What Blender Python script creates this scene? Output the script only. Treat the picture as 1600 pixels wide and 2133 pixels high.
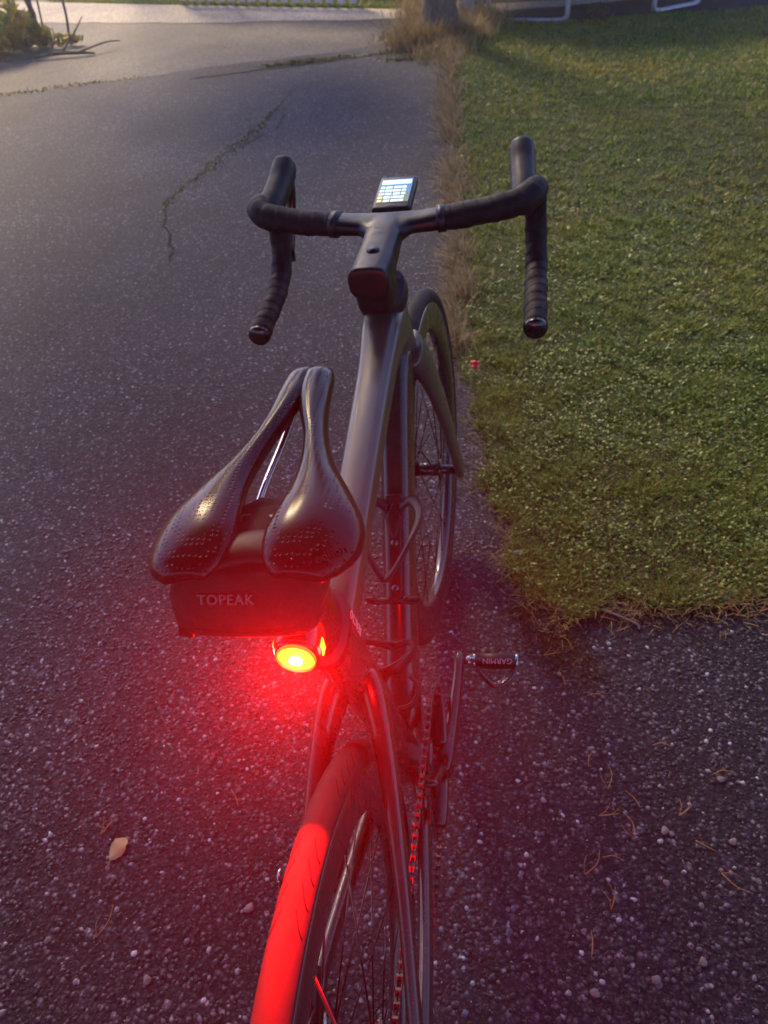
import bpy, bmesh, math, random
import numpy as np
from math import sin, cos, pi, radians, sqrt, atan2
from mathutils import Matrix, Vector

random.seed(7); rng = np.random.default_rng(7)
scene = bpy.context.scene
for o in list(bpy.data.objects): bpy.data.objects.remove(o)
COL = scene.collection

# ------------------------------------------------------------------ camera
def rx(a): c,s=cos(a),sin(a); return np.array([[1,0,0],[0,c,-s],[0,s,c]])
def ry(a): c,s=cos(a),sin(a); return np.array([[c,0,s],[0,1,0],[-s,0,c]])
def rz(a): c,s=cos(a),sin(a); return np.array([[c,-s,0],[s,c,0],[0,0,1]])
CAM_POS=(0.09906,-0.58066,1.26842); PITCH,YAW,ROLL=0.72385,0.18422,-0.10239
cam_data=bpy.data.cameras.new('camera'); cam=bpy.data.objects.new('camera',cam_data); COL.objects.link(cam)
Rw=rz(YAW)@rx(pi/2-PITCH)@rz(ROLL)
M=Matrix(Rw.tolist()).to_4x4(); M.translation=CAM_POS; cam.matrix_world=M
cam_data.sensor_fit='HORIZONTAL'; cam_data.sensor_width=36; cam_data.lens=36*1597.8/1600
cam_data.clip_start=0.02; cam_data.clip_end=500
cam_data.dof.use_dof=True; cam_data.dof.focus_distance=0.72; cam_data.dof.aperture_fstop=15
scene.camera=cam

# ------------------------------------------------------------------ sky, sun, exposure
LDIR=Vector((-1.0,1.78,1.28)).normalized()          # towards the low warm light ahead on the left
SUN_EL=math.asin(LDIR.z); SUN_AZ=atan2(LDIR.x,LDIR.y)
world=bpy.data.worlds.new('World'); scene.world=world; world.use_nodes=True
wn=world.node_tree; wn.nodes.clear()
sky=wn.nodes.new('ShaderNodeTexSky'); sky.sky_type='NISHITA'; sky.sun_disc=False
sky.sun_elevation=SUN_EL; sky.sun_rotation=SUN_AZ; sky.air_density=1.0; sky.dust_density=0.6; sky.ozone_density=4.0
bg=wn.nodes.new('ShaderNodeBackground'); bg.inputs['Strength'].default_value=0.10
wo=wn.nodes.new('ShaderNodeOutputWorld'); tw_=wn.nodes.new('ShaderNodeMix'); tw_.data_type='RGBA'; tw_.blend_type='MULTIPLY'; tw_.inputs[0].default_value=1; tw_.inputs[7].default_value=(1.02,.94,1.24,1)   # violet cast of dusk, the same over the whole sky
wn.links.new(sky.outputs[0],tw_.inputs[6]); wn.links.new(tw_.outputs[2],bg.inputs[0]); wn.links.new(bg.outputs[0],wo.inputs[0])
sd=bpy.data.lights.new('sun','SUN'); sd.energy=3.7; sd.angle=radians(14); sd.color=(1.0,0.76,0.45)
sun=bpy.data.objects.new('sun',sd); COL.objects.link(sun); sun.rotation_euler=(-LDIR).to_track_quat('-Z','Y').to_euler()
scene.view_settings.view_transform='Standard'; scene.view_settings.look='None'
scene.view_settings.gamma=1; scene.view_settings.use_curve_mapping=False
scene.view_settings.exposure=1.25
scene.cycles.max_bounces=6; scene.cycles.transparent_max_bounces=6; scene.cycles.volume_bounces=0
scene.cycles.caustics_reflective=False; scene.cycles.caustics_refractive=False
scene.cycles.use_denoising=True
scene.cycles.sample_clamp_indirect=4

# ------------------------------------------------------------------ materials
MATS={}
def mat(name,color=(.1,.1,.1),rough=.5,metal=0,coat=0,spec=.5,emit=None,estr=0,alpha=1):
    m=bpy.data.materials.new(name); m.use_nodes=True; b=m.node_tree.nodes['Principled BSDF']
    b.inputs['Base Color'].default_value=(*color,1); b.inputs['Roughness'].default_value=rough
    b.inputs['Metallic'].default_value=metal; b.inputs['Coat Weight'].default_value=coat; b.inputs['Coat Roughness'].default_value=.12
    b.inputs['Specular IOR Level'].default_value=spec
    if emit: b.inputs['Emission Color'].default_value=(*emit,1); b.inputs['Emission Strength'].default_value=estr
    MATS[name]=m; return m
def nodes(m): return m.node_tree.nodes, m.node_tree.links, m.node_tree.nodes['Principled BSDF']
def N(m,t,**kw):
    n=m.node_tree.nodes.new(t)
    for k,v in kw.items():
        if k in n.inputs: n.inputs[k].default_value=v
        else: setattr(n,k,v)
    return n
def ramp(m,stops,interp='LINEAR'):
    r=m.node_tree.nodes.new('ShaderNodeValToRGB'); e=r.color_ramp.elements; r.color_ramp.interpolation=interp
    while len(e)<len(stops): e.new(.5)
    for i,(p,c) in enumerate(stops): e[i].position=p; e[i].color=(*c,1) if len(c)==3 else c
    return r
def coords(m,kind='Object'):
    return N(m,'ShaderNodeTexCoord').outputs[kind]
def wear(m,scale=40,amt=.35,lo=.7,bump=.0):
    """fine roughness and tone variation so that no surface is perfectly even"""
    ns,l,b=nodes(m); tc=coords(m)
    nz=N(m,'ShaderNodeTexNoise',Scale=scale,Detail=6.0,Roughness=.65); l.new(tc,nz.inputs['Vector'])
    mr=N(m,'ShaderNodeMapRange'); mr.inputs['From Min'].default_value=.3; mr.inputs['From Max'].default_value=.7
    r0=b.inputs['Roughness'].default_value
    mr.inputs['To Min'].default_value=max(.02,r0*(1-amt)); mr.inputs['To Max'].default_value=min(1,r0*(1+amt))
    l.new(nz.outputs['Fac'],mr.inputs['Value']); l.new(mr.outputs[0],b.inputs['Roughness'])
    c=b.inputs['Base Color'].default_value
    mx=N(m,'ShaderNodeMix',data_type='RGBA'); mx.inputs[6].default_value=(c[0]*lo,c[1]*lo,c[2]*lo,1); mx.inputs[7].default_value=(c[0]*1.15,c[1]*1.15,c[2]*1.15,1)
    l.new(nz.outputs['Fac'],mx.inputs[0]); l.new(mx.outputs[2],b.inputs['Base Color'])
    if bump:
        bp=N(m,'ShaderNodeBump',Strength=bump,Distance=.001); n2=N(m,'ShaderNodeTexNoise',Scale=scale*12,Detail=3.0); l.new(tc,n2.inputs['Vector'])
        l.new(n2.outputs['Fac'],bp.inputs['Height']); l.new(bp.outputs[0],b.inputs['Normal'])
    return m
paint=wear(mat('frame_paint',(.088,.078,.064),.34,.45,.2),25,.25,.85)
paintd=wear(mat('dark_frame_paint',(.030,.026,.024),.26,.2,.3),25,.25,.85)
carbon=wear(mat('gloss_carbon',(.010,.010,.012),.25,.0,.15),30,.3)
matte=wear(mat('matte_black',(.009,.008,.010),.42,spec=.33),60,.2)
tape=wear(mat('bar_tape',(.009,.007,.009),.62,spec=.22),80,.2,.7,.5)
hoodm=wear(mat('hood_rubber',(.008,.007,.009),.5,spec=.28),50,.2)
rubber=wear(mat('tyre_rubber',(.017,.015,.016),.75,spec=.25),45,.15,.6,.2)
saddlem=mat('saddle_skin',(.010,.008,.010),.21,0,0,.26)
chrome=wear(mat('bright_steel',(.55,.55,.57),.22,1),80,.4)
darksteel=wear(mat('dark_steel',(.12,.12,.13),.3,1),80,.4)
rimm=wear(mat('rim_carbon',(.016,.016,.018),.28,.0,.4),20,.3)
rimlogo=mat('rim_print',(.05,.05,.06),.35)
bagm=wear(mat('bag_fabric',(.022,.017,.018),.7,spec=.25),120,.2,.75,1.0)
redplastic=mat('lamp_housing',(.12,.012,.010),.25,0,.3)
lensm=mat('lamp_lens',(.5,.1,.02),.2,emit=(1.0,.50,.022),estr=1.5)
corem=mat('lamp_core',(1,.7,.4),.2,emit=(1.0,.85,.45),estr=4)
sidem=mat('lamp_side_window',(.5,.1,.02),.2,emit=(1.0,.42,.02),estr=1.4)
white=mat('white_print',(.42,.40,.40),.5)
greyprint=mat('grey_print',(.13,.12,.13),.5)
axle=chrome
# perforated saddle skin
ns,l,b=nodes(saddlem); tc=coords(saddlem)
vo=N(saddlem,'ShaderNodeTexVoronoi',Scale=250.0,Randomness=0.15); l.new(tc,vo.inputs['Vector'])
rp=ramp(saddlem,[(.24,(0,0,0)),(.34,(1,1,1))]); l.new(vo.outputs['Distance'],rp.inputs[0])
gm=N(saddlem,'ShaderNodeTexNoise',Scale=18.0,Detail=1.0); l.new(tc,gm.inputs['Vector'])
gr=ramp(saddlem,[(.56,(0,0,0)),(.62,(1,1,1))]); l.new(gm.outputs['Fac'],gr.inputs[0])
mx=N(saddlem,'ShaderNodeMath',operation='MAXIMUM'); l.new(rp.outputs[0],mx.inputs[0]); l.new(gr.outputs[0],mx.inputs[1])
bp=N(saddlem,'ShaderNodeBump',Strength=.9,Distance=.0025); l.new(mx.outputs[0],bp.inputs['Height']); l.new(bp.outputs[0],b.inputs['Normal'])

def island_mat(name,stops,rough=.7,spec=.3,trans=0):
    m=mat(name,(.1,.1,.1),rough,spec=spec); ns,l,b=nodes(m)
    g=N(m,'ShaderNodeNewGeometry'); r=ramp(m,stops); l.new(g.outputs['Random Per Island'],r.inputs[0]); l.new(r.outputs[0],b.inputs['Base Color'])
    return m
grassm=island_mat('grass_blade',[(0,(.070,.12,.012)),(.35,(.13,.20,.020)),(.65,(.20,.26,.030)),(.86,(.30,.28,.05)),(1,(.30,.19,.06))],.55)
# tone that drifts over the lawn: patches of greener and yellower turf
ns,l,b=nodes(grassm)
nz=N(grassm,'ShaderNodeTexNoise',Scale=1.1,Detail=4.0); l.new(coords(grassm),nz.inputs['Vector'])
tint=ramp(grassm,[(.32,(.62,.85,.55)),(.5,(1,1,1)),(.68,(1.35,1.1,.8))]); l.new(nz.outputs['Fac'],tint.inputs[0])
mm=N(grassm,'ShaderNodeMix',data_type='RGBA',blend_type='MULTIPLY'); mm.inputs[0].default_value=1
src=b.inputs['Base Color'].links[0].from_socket; l.new(src,mm.inputs[6]); l.new(tint.outputs[0],mm.inputs[7]); l.new(mm.outputs[2],b.inputs['Base Color'])
def translucent(m,f):
    ns,l,b=nodes(m); t=N(m,'ShaderNodeBsdfTranslucent'); mx=N(m,'ShaderNodeMixShader'); mx.inputs[0].default_value=f
    l.new(b.inputs['Base Color'].links[0].from_socket,t.inputs[0]); l.new(b.outputs[0],mx.inputs[1]); l.new(t.outputs[0],mx.inputs[2]); l.new(mx.outputs[0],ns['Material Output'].inputs['Surface'])
translucent(grassm,.4)
drym=island_mat('dry_grass_blade',[(0,(.14,.085,.03)),(.4,(.33,.21,.075)),(.75,(.48,.34,.14)),(1,(.20,.18,.05))],.6)
translucent(drym,.35)
leafm=island_mat('shrub_leaf',[(0,(.09,.12,.02)),(.4,(.24,.24,.035)),(.75,(.42,.30,.05)),(1,(.28,.13,.04))],.55)
translucent(leafm,.35)
darkleaf=island_mat('hedge_leaf',[(0,(.012,.014,.006)),(.7,(.03,.035,.012)),(1,(.09,.08,.02))],.6)
crownm=island_mat('crown_leaf',[(0,(.03,.05,.012)),(.6,(.06,.08,.02)),(1,(.13,.11,.03))],.6)
stonem=island_mat('aggregate_stone',[(0,(.007,.007,.010)),(.55,(.020,.019,.027)),(.82,(.048,.045,.060)),(.95,(.13,.125,.15)),(1,(.48,.45,.48))],.5,.5)
barkm=mat('bark',(.12,.09,.065),.9)
ns,l,b=nodes(barkm); tc=coords(barkm)
mp=N(barkm,'ShaderNodeMapping'); mp.inputs['Scale'].default_value=(14,14,3.2); l.new(tc,mp.inputs[0])
nz=N(barkm,'ShaderNodeTexNoise',Scale=2.2,Detail=8.0,Roughness=.7); l.new(mp.outputs[0],nz.inputs['Vector'])
rp=ramp(barkm,[(.3,(.030,.020,.013)),(.55,(.13,.09,.06)),(.75,(.28,.21,.15))]); l.new(nz.outputs['Fac'],rp.inputs[0]); l.new(rp.outputs[0],b.inputs['Base Color'])
bp=N(barkm,'ShaderNodeBump',Strength=1.0,Distance=.02); l.new(nz.outputs['Fac'],bp.inputs['Height']); l.new(bp.outputs[0],b.inputs['Normal'])

def asphalt(name,stops,scale,patch,bump=.6,rough=.85,spec=.3):
    m=mat(name,(.05,.05,.05),rough,spec=spec); ns,l,b=nodes(m); tc=coords(m)
    v=N(m,'ShaderNodeTexVoronoi',Scale=scale,Randomness=1.0); l.new(tc,v.inputs['Vector'])
    sep=N(m,'ShaderNodeSeparateColor'); l.new(v.outputs['Color'],sep.inputs[0])
    rp=ramp(m,stops); l.new(sep.outputs[0],rp.inputs[0])
    # binder between the stones
    ed=ramp(m,[(.28,(1,1,1)),(.5,(.45,.43,.45))]); l.new(v.outputs['Distance'],ed.inputs[0])
    mul=N(m,'ShaderNodeMix',data_type='RGBA',blend_type='MULTIPLY'); mul.inputs[0].default_value=1; l.new(rp.outputs[0],mul.inputs[6]); l.new(ed.outputs[0],mul.inputs[7])
    big=N(m,'ShaderNodeTexNoise',Scale=patch,Detail=7.0,Roughness=.62); l.new(tc,big.inputs['Vector'])
    bt=ramp(m,[(.3,(.66,.64,.66)),(.5,(1,1,1)),(.72,(1.32,1.28,1.25))]); l.new(big.outputs['Fac'],bt.inputs[0])
    m2=N(m,'ShaderNodeMix',data_type='RGBA',blend_type='MULTIPLY'); m2.inputs[0].default_value=1; l.new(mul.outputs[2],m2.inputs[6]); l.new(bt.outputs[0],m2.inputs[7])
    wide=N(m,'ShaderNodeTexNoise',Scale=patch*.3,Detail=3.0,Roughness=.5,Distortion=.6); l.new(tc,wide.inputs['Vector'])
    wt=ramp(m,[(.36,(.72,.72,.75)),(.5,(1,1,1)),(.62,(1.3,1.28,1.25))]); l.new(wide.outputs['Fac'],wt.inputs[0])
    m3=N(m,'ShaderNodeMix',data_type='RGBA',blend_type='MULTIPLY'); m3.inputs[0].default_value=1; l.new(m2.outputs[2],m3.inputs[6]); l.new(wt.outputs[0],m3.inputs[7])
    l.new(m3.outputs[2],b.inputs['Base Color'])
    fine=N(m,'ShaderNodeTexNoise',Scale=scale*.9,Detail=4.0); l.new(tc,fine.inputs['Vector'])
    inv=N(m,'ShaderNodeMath',operation='MULTIPLY_ADD'); l.new(v.outputs['Distance'],inv.inputs[0]); inv.inputs[1].default_value=-1.0; l.new(fine.outputs['Fac'],inv.inputs[2])
    bp=N(m,'ShaderNodeBump',Strength=bump,Distance=.004); l.new(inv.outputs[0],bp.inputs['Height']); l.new(bp.outputs[0],b.inputs['Normal'])
    return m
drivem=asphalt('driveway_asphalt',[(0,(.016,.016,.026)),(.5,(.031,.030,.046)),(.82,(.054,.052,.074)),(.95,(.14,.135,.17)),(1,(.36,.34,.38))],150,2.3)
apronm=asphalt('worn_asphalt',[(0,(.075,.068,.064)),(.6,(.12,.11,.10)),(1,(.26,.24,.21))],110,1.4,.4)
roadm=asphalt('lit_road',[(0,(.50,.45,.35)),(.6,(.60,.54,.42)),(1,(.70,.63,.5))],60,.7,.3)  # bright lamplight on the road is put into its pale colour
shadesoilm=asphalt('shade_dark_soil',[(0,(.008,.008,.014)),(.7,(.014,.014,.024)),(1,(.03,.03,.04))],90,2,.5,1.0); shadesoilm.node_tree.nodes['Principled BSDF'].inputs['Specular IOR Level'].default_value=.1  # soil colour darkened and blued to hold the trampoline's shade
lawnm=asphalt('lawn_soil',[(0,(.030,.040,.012)),(.6,(.055,.065,.022)),(1,(.09,.07,.035))],130,3,.8,.9)
groundm=asphalt('verge_turf',[(0,(.03,.045,.012)),(.6,(.06,.075,.02)),(1,(.10,.10,.03))],25,1,.8,.9)
crackm=mat('crack_dirt',(.032,.031,.022),.95,spec=.1)

# ------------------------------------------------------------------ mesh helpers
def mesh(name,v,f,m=None,smooth=True):
    me=bpy.data.meshes.new(name); v=np.asarray(v,float)
    me.from_pydata(v.tolist(),[],[tuple(int(i) for i in q) for q in f]); me.validate(); me.update()
    if smooth: me.polygons.foreach_set('use_smooth',[True]*len(me.polygons))
    if m: me.materials.append(m)
    return me
def link(name,me,parent=None):
    o=bpy.data.objects.new(name,me); COL.objects.link(o)
    if parent is not None: o.parent=parent
    return o
def part(name,vf,m,parent,smooth=True,T=None,off=None):
    v,f=vf; v=np.asarray(v,float)
    if T is not None: v=np.array([T(p) for p in v])
    if off is not None: v=v-np.asarray(off)
    return link(name,mesh(name,v,f,m,smooth),parent)
def join(*vfs):
    V=[];F=[];n=0
    for v,f in vfs:
        v=np.asarray(v,float); V.append(v); F+= [tuple(i+n for i in q) for q in f]; n+=len(v)
    return np.concatenate(V),F
def loft(rings,cap=True,closed=False):
    k=len(rings[0]); V=np.concatenate(rings); F=[]
    R=len(rings)
    for i in range(R if closed else R-1):
        j=(i+1)%R
        for a in range(k): b=(a+1)%k; F.append((i*k+a,i*k+b,j*k+b,j*k+a))
    if cap and not closed:
        F.append(tuple(range(k))[::-1]); F.append(tuple((R-1)*k+a for a in range(k)))
    return V,F
def catmull(P,n=6):
    P=np.asarray(P,float); out=[]
    Q=np.concatenate([[2*P[0]-P[1]],P,[2*P[-1]-P[-2]]])
    for i in range(1,len(Q)-2):
        for t in np.arange(n)/n:
            p0,p1,p2,p3=Q[i-1:i+3]
            out.append(.5*((2*p1)+(-p0+p2)*t+(2*p0-5*p1+4*p2-p3)*t*t+(-p0+3*p1-3*p2+p3)*t**3))
    out.append(P[-1]); return np.array(out)
def sweep(path,w,h,up=(0,0,1),k=16,e=2.0,n=6,transport=False,cap_round=False):
    """path K x 3, half sizes w (sideways) and h (along up) per point; superellipse exponent e"""
    path=np.asarray(path,float); K=len(path)
    w=np.full(K,w) if np.isscalar(w) else np.asarray(w,float); h=np.full(K,h) if np.isscalar(h) else np.asarray(h,float)
    A=catmull(np.column_stack([path,w,h]),n) if K>2 and n>1 else np.column_stack([path,w,h])
    if cap_round:
        def endcap(a,b):
            d=a[:3]-b[:3]; d/=np.linalg.norm(d); r=min(a[3],a[4]); o=[]
            for t in (1.0,.92,.7,.4): q=a.copy(); q[:3]+=d*r*.75*t; s=sqrt(max(0,1-t*t*.985)); q[3]*=s; q[4]*=s; o.append(q)
            return o
        A=np.array(endcap(A[0],A[1])+list(A)+endcap(A[-1],A[-2])[::-1])
    C=A[:,:3]; T=np.gradient(C,axis=0); T/=np.linalg.norm(T,axis=1)[:,None]+1e-12
    up=np.asarray(up,float); th=np.linspace(0,2*pi,k,endpoint=False)
    c,s=np.cos(th),np.sin(th); cx=np.sign(c)*np.abs(c)**(2/e); sy=np.sign(s)*np.abs(s)**(2/e)
    rings=[]; side=None
    for i in range(len(C)):
        if side is None or not transport:
            sd_=np.cross(T[i],up); 
        else: sd_=side-T[i]*np.dot(side,T[i])
        sd_/=np.linalg.norm(sd_)+1e-12; side=sd_; nr=np.cross(sd_,T[i])
        rings.append(C[i]+np.outer(cx*A[i,3],sd_)+np.outer(sy*A[i,4],nr))
    return loft(rings)
def tube(path,r,k=10,n=6,**kw):
    p=np.asarray(path,float); d=p[-1]-p[0]
    up=(0,0,1) if abs(d[2])<.9*np.linalg.norm(d) else (0,1,0)
    return sweep(p,r,r,up,k,2.0,n,transport=True,**kw)
def revolve(profile,seg=96):
    """profile: closed loop of (radius, x); axis = X"""
    P=np.asarray(profile,float); rings=[]
    for a in np.linspace(0,2*pi,seg,endpoint=False):
        rings.append(np.column_stack([P[:,1],P[:,0]*cos(a),P[:,0]*sin(a)]))
    return loft(rings,closed=True)
def cyl(c0,c1,r0,r1=None,k=20):
    r1=r0 if r1 is None else r1
    c0=np.asarray(c0,float);c1=np.asarray(c1,float)
    return sweep([c0,c1],[r0,r1],[r0,r1],(0,0,1) if abs((c1-c0)[2])<.9*np.linalg.norm(c1-c0) else (0,1,0),k,n=1)
def box(c,s,bevel=0,R=None,seg=2):
    bm=bmesh.new(); bmesh.ops.create_cube(bm,size=1)
    for v in bm.verts: v.co=Vector((v.co.x*s[0],v.co.y*s[1],v.co.z*s[2]))
    if bevel: bmesh.ops.bevel(bm,geom=bm.edges[:],offset=bevel,segments=seg,affect='EDGES',profile=.6)
    bm.verts.index_update()
    v=np.array([x.co for x in bm.verts]); f=[tuple(x.index for x in q.verts) for q in bm.faces]; bm.free()
    if R is not None: v=v@np.asarray(R).T
    return v+np.asarray(c),f
def blend(vf,voxel=.003,it=12):
    """melt overlapping shapes into one moulded skin"""
    me=mesh('tmp',*vf); o=link('tmp',me)
    m=o.modifiers.new('r','REMESH'); m.mode='VOXEL'; m.voxel_size=voxel
    s=o.modifiers.new('s','SMOOTH'); s.factor=.5; s.iterations=it
    dg=bpy.context.evaluated_depsgraph_get(); ev=o.evaluated_get(dg); em=ev.to_mesh()
    v=np.array([x.co for x in em.vertices]); f=[tuple(p.vertices) for p in em.polygons]
    ev.to_mesh_clear(); bpy.data.objects.remove(o); return v,f
def lettering(text,size,origin,right,upv,depth=.0004,spacing=1.0,squash=1.0):
    cu=bpy.data.curves.new('t','FONT'); cu.body=text; cu.size=size; cu.extrude=depth; cu.align_x='CENTER'; cu.align_y='CENTER'; cu.space_character=spacing; cu.resolution_u=3
    o=link('t',cu); dg=bpy.context.evaluated_depsgraph_get(); ev=o.evaluated_get(dg); em=ev.to_mesh()
    v=np.array([x.co for x in em.vertices]); f=[tuple(p.vertices) for p in em.polygons]; ev.to_mesh_clear(); bpy.data.objects.remove(o); bpy.data.curves.remove(cu)
    r=np.asarray(right,float); r/=np.linalg.norm(r); u=np.asarray(upv,float); u/=np.linalg.norm(u); n=np.cross(r,u)
    return np.asarray(origin)+v[:,:1]*r*squash+v[:,1:2]*u+v[:,2:3]*n, f
def tag(o,label=None,cat=None,group=None,kind=None):
    if label: o['label']=label
    if cat: o['category']=cat
    if group: o['group']=group
    if kind: o['kind']=kind
    return o

# ------------------------------------------------------------------ ground
def sheet(name,poly,z,m,kind='structure',thick=None):
    v=[(x,y,z) for x,y in poly]; f=[tuple(range(len(v)))]
    if thick:
        n=len(v); v+= [(x,y,z-thick) for x,y in poly]
        f+=[(i,(i+1)%n+0,(i+1)%n+n,i+n) for i in range(n)]
    o=link(name,mesh(name,v,f,m,False)); tag(o,kind=kind); return o
sheet('ground',[(-20,-16),(20,-16),(20,24),(-20,24)],-.02,groundm)
def wob(pts,amp,step,seed=0):
    r=np.random.default_rng(seed); out=[]
    for i in range(len(pts)-1):
        a,b=np.array(pts[i],float),np.array(pts[i+1],float); n=max(1,int(np.linalg.norm(b-a)/step))
        d=(b-a)/np.linalg.norm(b-a); q=np.array([-d[1],d[0]])
        for t in range(n): out.append(a+(b-a)*t/n+q*r.normal()*amp)
    out.append(np.array(pts[-1],float)); return [tuple(p) for p in out]
LAWN_EDGE=[(-.02,7.0),(-.20,6.3),(-.17,4.72),(-.09,3.52),(-.03,2.75),(.0,2.2),(-.01,1.71),(.02,1.42),(.05,1.17),(.08,.96),(.12,.85),(.14,.68),(.17,.56),(.28,.51),(.43,.535),(.59,.57),(.85,.56),(2.0,.52),(6,.4)]
edge=wob(LAWN_EDGE,.018,.045,3)
APRON=wob([(-9,4.0),(-3.62,5.42),(-2.6,5.77),(-1.91,6.02),(-1.17,6.22),(-.72,6.5),(-.3,6.75)],.025,.12,5)
ROADN=wob([(-12,11.5),(-4.77,8.62),(-2.91,7.97),(-1.6,7.66),(-.81,7.47),(-.2,7.45),(1.2,7.6),(8,6.6)],.02,.2,6)
ROADF=[(-14,14.5),(-6.51,10.68),(-3.32,9.12),(-1.35,8.18),(-.86,7.95),(.4,7.85),(2,7.85),(8,7.0)]
drive=sheet('driveway',[(-9,-12),(9,-12),(9,1.2)]+[(2.0,1.2),(.6,1.2)]+[(.6,7.2),(-.3,7.2)]+[(-.3,6.75)]+APRON[::-1][1:],0,drivem)
sheet('road_shoulder',[*APRON,(0.6,6.9),(0.6,7.6)]+ROADN[::-1][ [i for i,p in enumerate(ROADN[::-1]) if p[0]<.5][0]: ],-.004,apronm)
sheet('road',ROADN+[(30,5)]+[(30,6)]+ROADF[::-1]+[(-30,22),(-30,18)],.0,roadm)
lawn=sheet('lawn',[(6,7.4),(-.02,7.4)]+edge,.012,lawnm,thick=.03)
SHADED_SOIL=wob([(-.16,7.05),(.0,6.93),(.6,6.75),(1.3,6.80),(1.9,6.72),(2.6,6.9),(3.2,7.6),(2.6,7.5),(1.6,7.32),(.9,7.36),(.2,7.30),(-.16,7.05)],.012,.08,9)[:-1]
shaded_soil=sheet('shaded_bare_soil',SHADED_SOIL,.018,shadesoilm)  # bare ground sheet with the shade under the trampoline in its colour

def inpoly(x,y,poly):
    P=np.asarray(poly); c=np.zeros(len(x),bool); j=len(P)-1
    for i in range(len(P)):
        xi,yi=P[i];xj,yj=P[j]
        with np.errstate(divide='ignore',invalid='ignore'):
            t=((yi>y)!=(yj>y))&(x<(xj-xi)*(y-yi)/(yj-yi+1e-15)+xi)
        c^=t; j=i
    return c
LP=[(6,7.4),(-.02,7.4)]+edge
def blades(px,py,z0,h,w,lean,dirn=None,bend=.5,r=None):
    """one tapering three-sided-bend blade per point -> verts, faces (2 quads... as 1 quad + 1 tri)"""
    n=len(px); a=r.uniform(0,2*pi,n) if dirn is None else dirn
    ln=lean*r.uniform(.3,1.0,n)
    dx,dy=np.cos(a)*np.sin(ln),np.sin(a)*np.sin(ln); dz=np.cos(ln)
    sx,sy=-np.sin(a)*w/2,np.cos(a)*w/2
    ln2=np.minimum(ln+bend*r.uniform(.2,1,n),1.75); ex,ey,ez=np.cos(a)*np.sin(ln2),np.sin(a)*np.sin(ln2),np.cos(ln2)
    b=np.stack([px,py,np.full(n,z0) if np.isscalar(z0) else z0],1)
    m_=b+np.stack([dx,dy,dz],1)*(h*.55)[:,None]; t=m_+np.stack([ex,ey,ez],1)*(h*.45)[:,None]
    S=np.stack([sx,sy,np.zeros(n)],1)
    V=np.stack([b-S,b+S,m_+S*.85,m_-S*.85,t],1).reshape(-1,3)
    i=np.arange(n)*5
    return V,np.stack([i,i+1,i+2,i+3],1),np.stack([i+3,i+2,i+4],1)
def blade_obj(name,chunks,m):
    V=[];Q=[];T=[];n=0
    for v,q,t in chunks: V.append(v);Q.append(q+n);T.append(t+n);n+=len(v)
    V=np.concatenate(V);Q=np.concatenate(Q);T=np.concatenate(T)
    me=bpy.data.meshes.new(name); me.vertices.add(len(V)); me.vertices.foreach_set('co',V.ravel())
    nl=len(Q)*4+len(T)*3; me.loops.add(nl); me.polygons.add(len(Q)+len(T))
    me.loops.foreach_set('vertex_index',np.concatenate([Q.ravel(),T.ravel()]))
    st_=np.concatenate([np.arange(len(Q))*4,len(Q)*4+np.arange(len(T))*3]); me.polygons.foreach_set('loop_start',st_)
    me.polygons.foreach_set('use_smooth',[True]*(len(Q)+len(T)))
    me.update(calc_edges=True); me.validate(); me.materials.append(m); return link(name,me)
def scatter(n,x0,x1,y0,y1,r,poly=LP,clump=0):
    x=r.uniform(x0,x1,n); y=r.uniform(y0,y1,n); k=inpoly(x,y,poly)&~inpoly(x,y,SHADED_SOIL); return x[k],y[k]
ch=[]; r=np.random.default_rng(11)
for n,x0,x1,y0,y1,h0,h1,w,ln in ((95000,0,1.15,.45,1.6,.014,.034,.0028,1.35),(60000,-.1,1.5,1.5,2.6,.016,.038,.0034,1.3),(52000,-.3,1.9,2.5,4.4,.018,.042,.0050,1.2),(52000,-.3,2.5,4.3,7.0,.02,.05,.0075,1.1)):
    x,y=scatter(n,x0,x1,y0,y1,r)
    clump=.75+.5*np.sin(x*23+np.sin(y*17)*2)*np.sin(y*19+np.sin(x*13)*2)+.25*np.sin(x*71)*np.sin(y*67)
    h=r.uniform(h0,h1,len(x))*np.clip(clump,.45,1.5)
    ch.append(blades(x,y,.010,h,w*r.uniform(.6,1.3,len(x)),ln,r=r))
cl=[]
for n,x0,x1,y0,y1,sz in ((20000,0,1.15,.45,1.6,.0040),(12000,-.1,1.5,1.5,2.8,.0050),(5000,-.2,2.2,2.7,5.0,.006)):
    x,y=scatter(n,x0,x1,y0,y1,r); kk=np.sin(x*9+2*np.sin(y*7))*np.sin(y*8+2*np.sin(x*6))+.5*np.sin(x*37+y*5)*np.sin(y*31)>r.uniform(-.7,.9,len(x)); x,y=x[kk],y[kk]; n=len(x); a=r.uniform(0,2*pi,n); zz=r.uniform(.016,.034,n); q=sz*r.uniform(.6,1.4,n); tl=r.normal(0,.35,n)
    c=np.stack([x,y,zz],1); U=np.stack([np.cos(a),np.sin(a),np.sin(tl)],1)*q[:,None]; W_=np.stack([-np.sin(a),np.cos(a),r.normal(0,.3,n)],1)*q[:,None]*.62
    V=np.stack([c-U,c+W_,c+U,c-W_],1).reshape(-1,3); i=np.arange(n)*4; cl.append((V,np.stack([i,i+1,i+2,i+3],1),np.zeros((0,3),int)))
lf=blade_obj('lawn_clover',cl,island_mat('clover_leaf',[(0,(.05,.085,.010)),(.5,(.11,.16,.018)),(.85,(.19,.23,.03)),(1,(.27,.24,.05))],.5)); tag(lf,'tiny yellow green clover leaves among the lawn grass','clover',kind='stuff')
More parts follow.
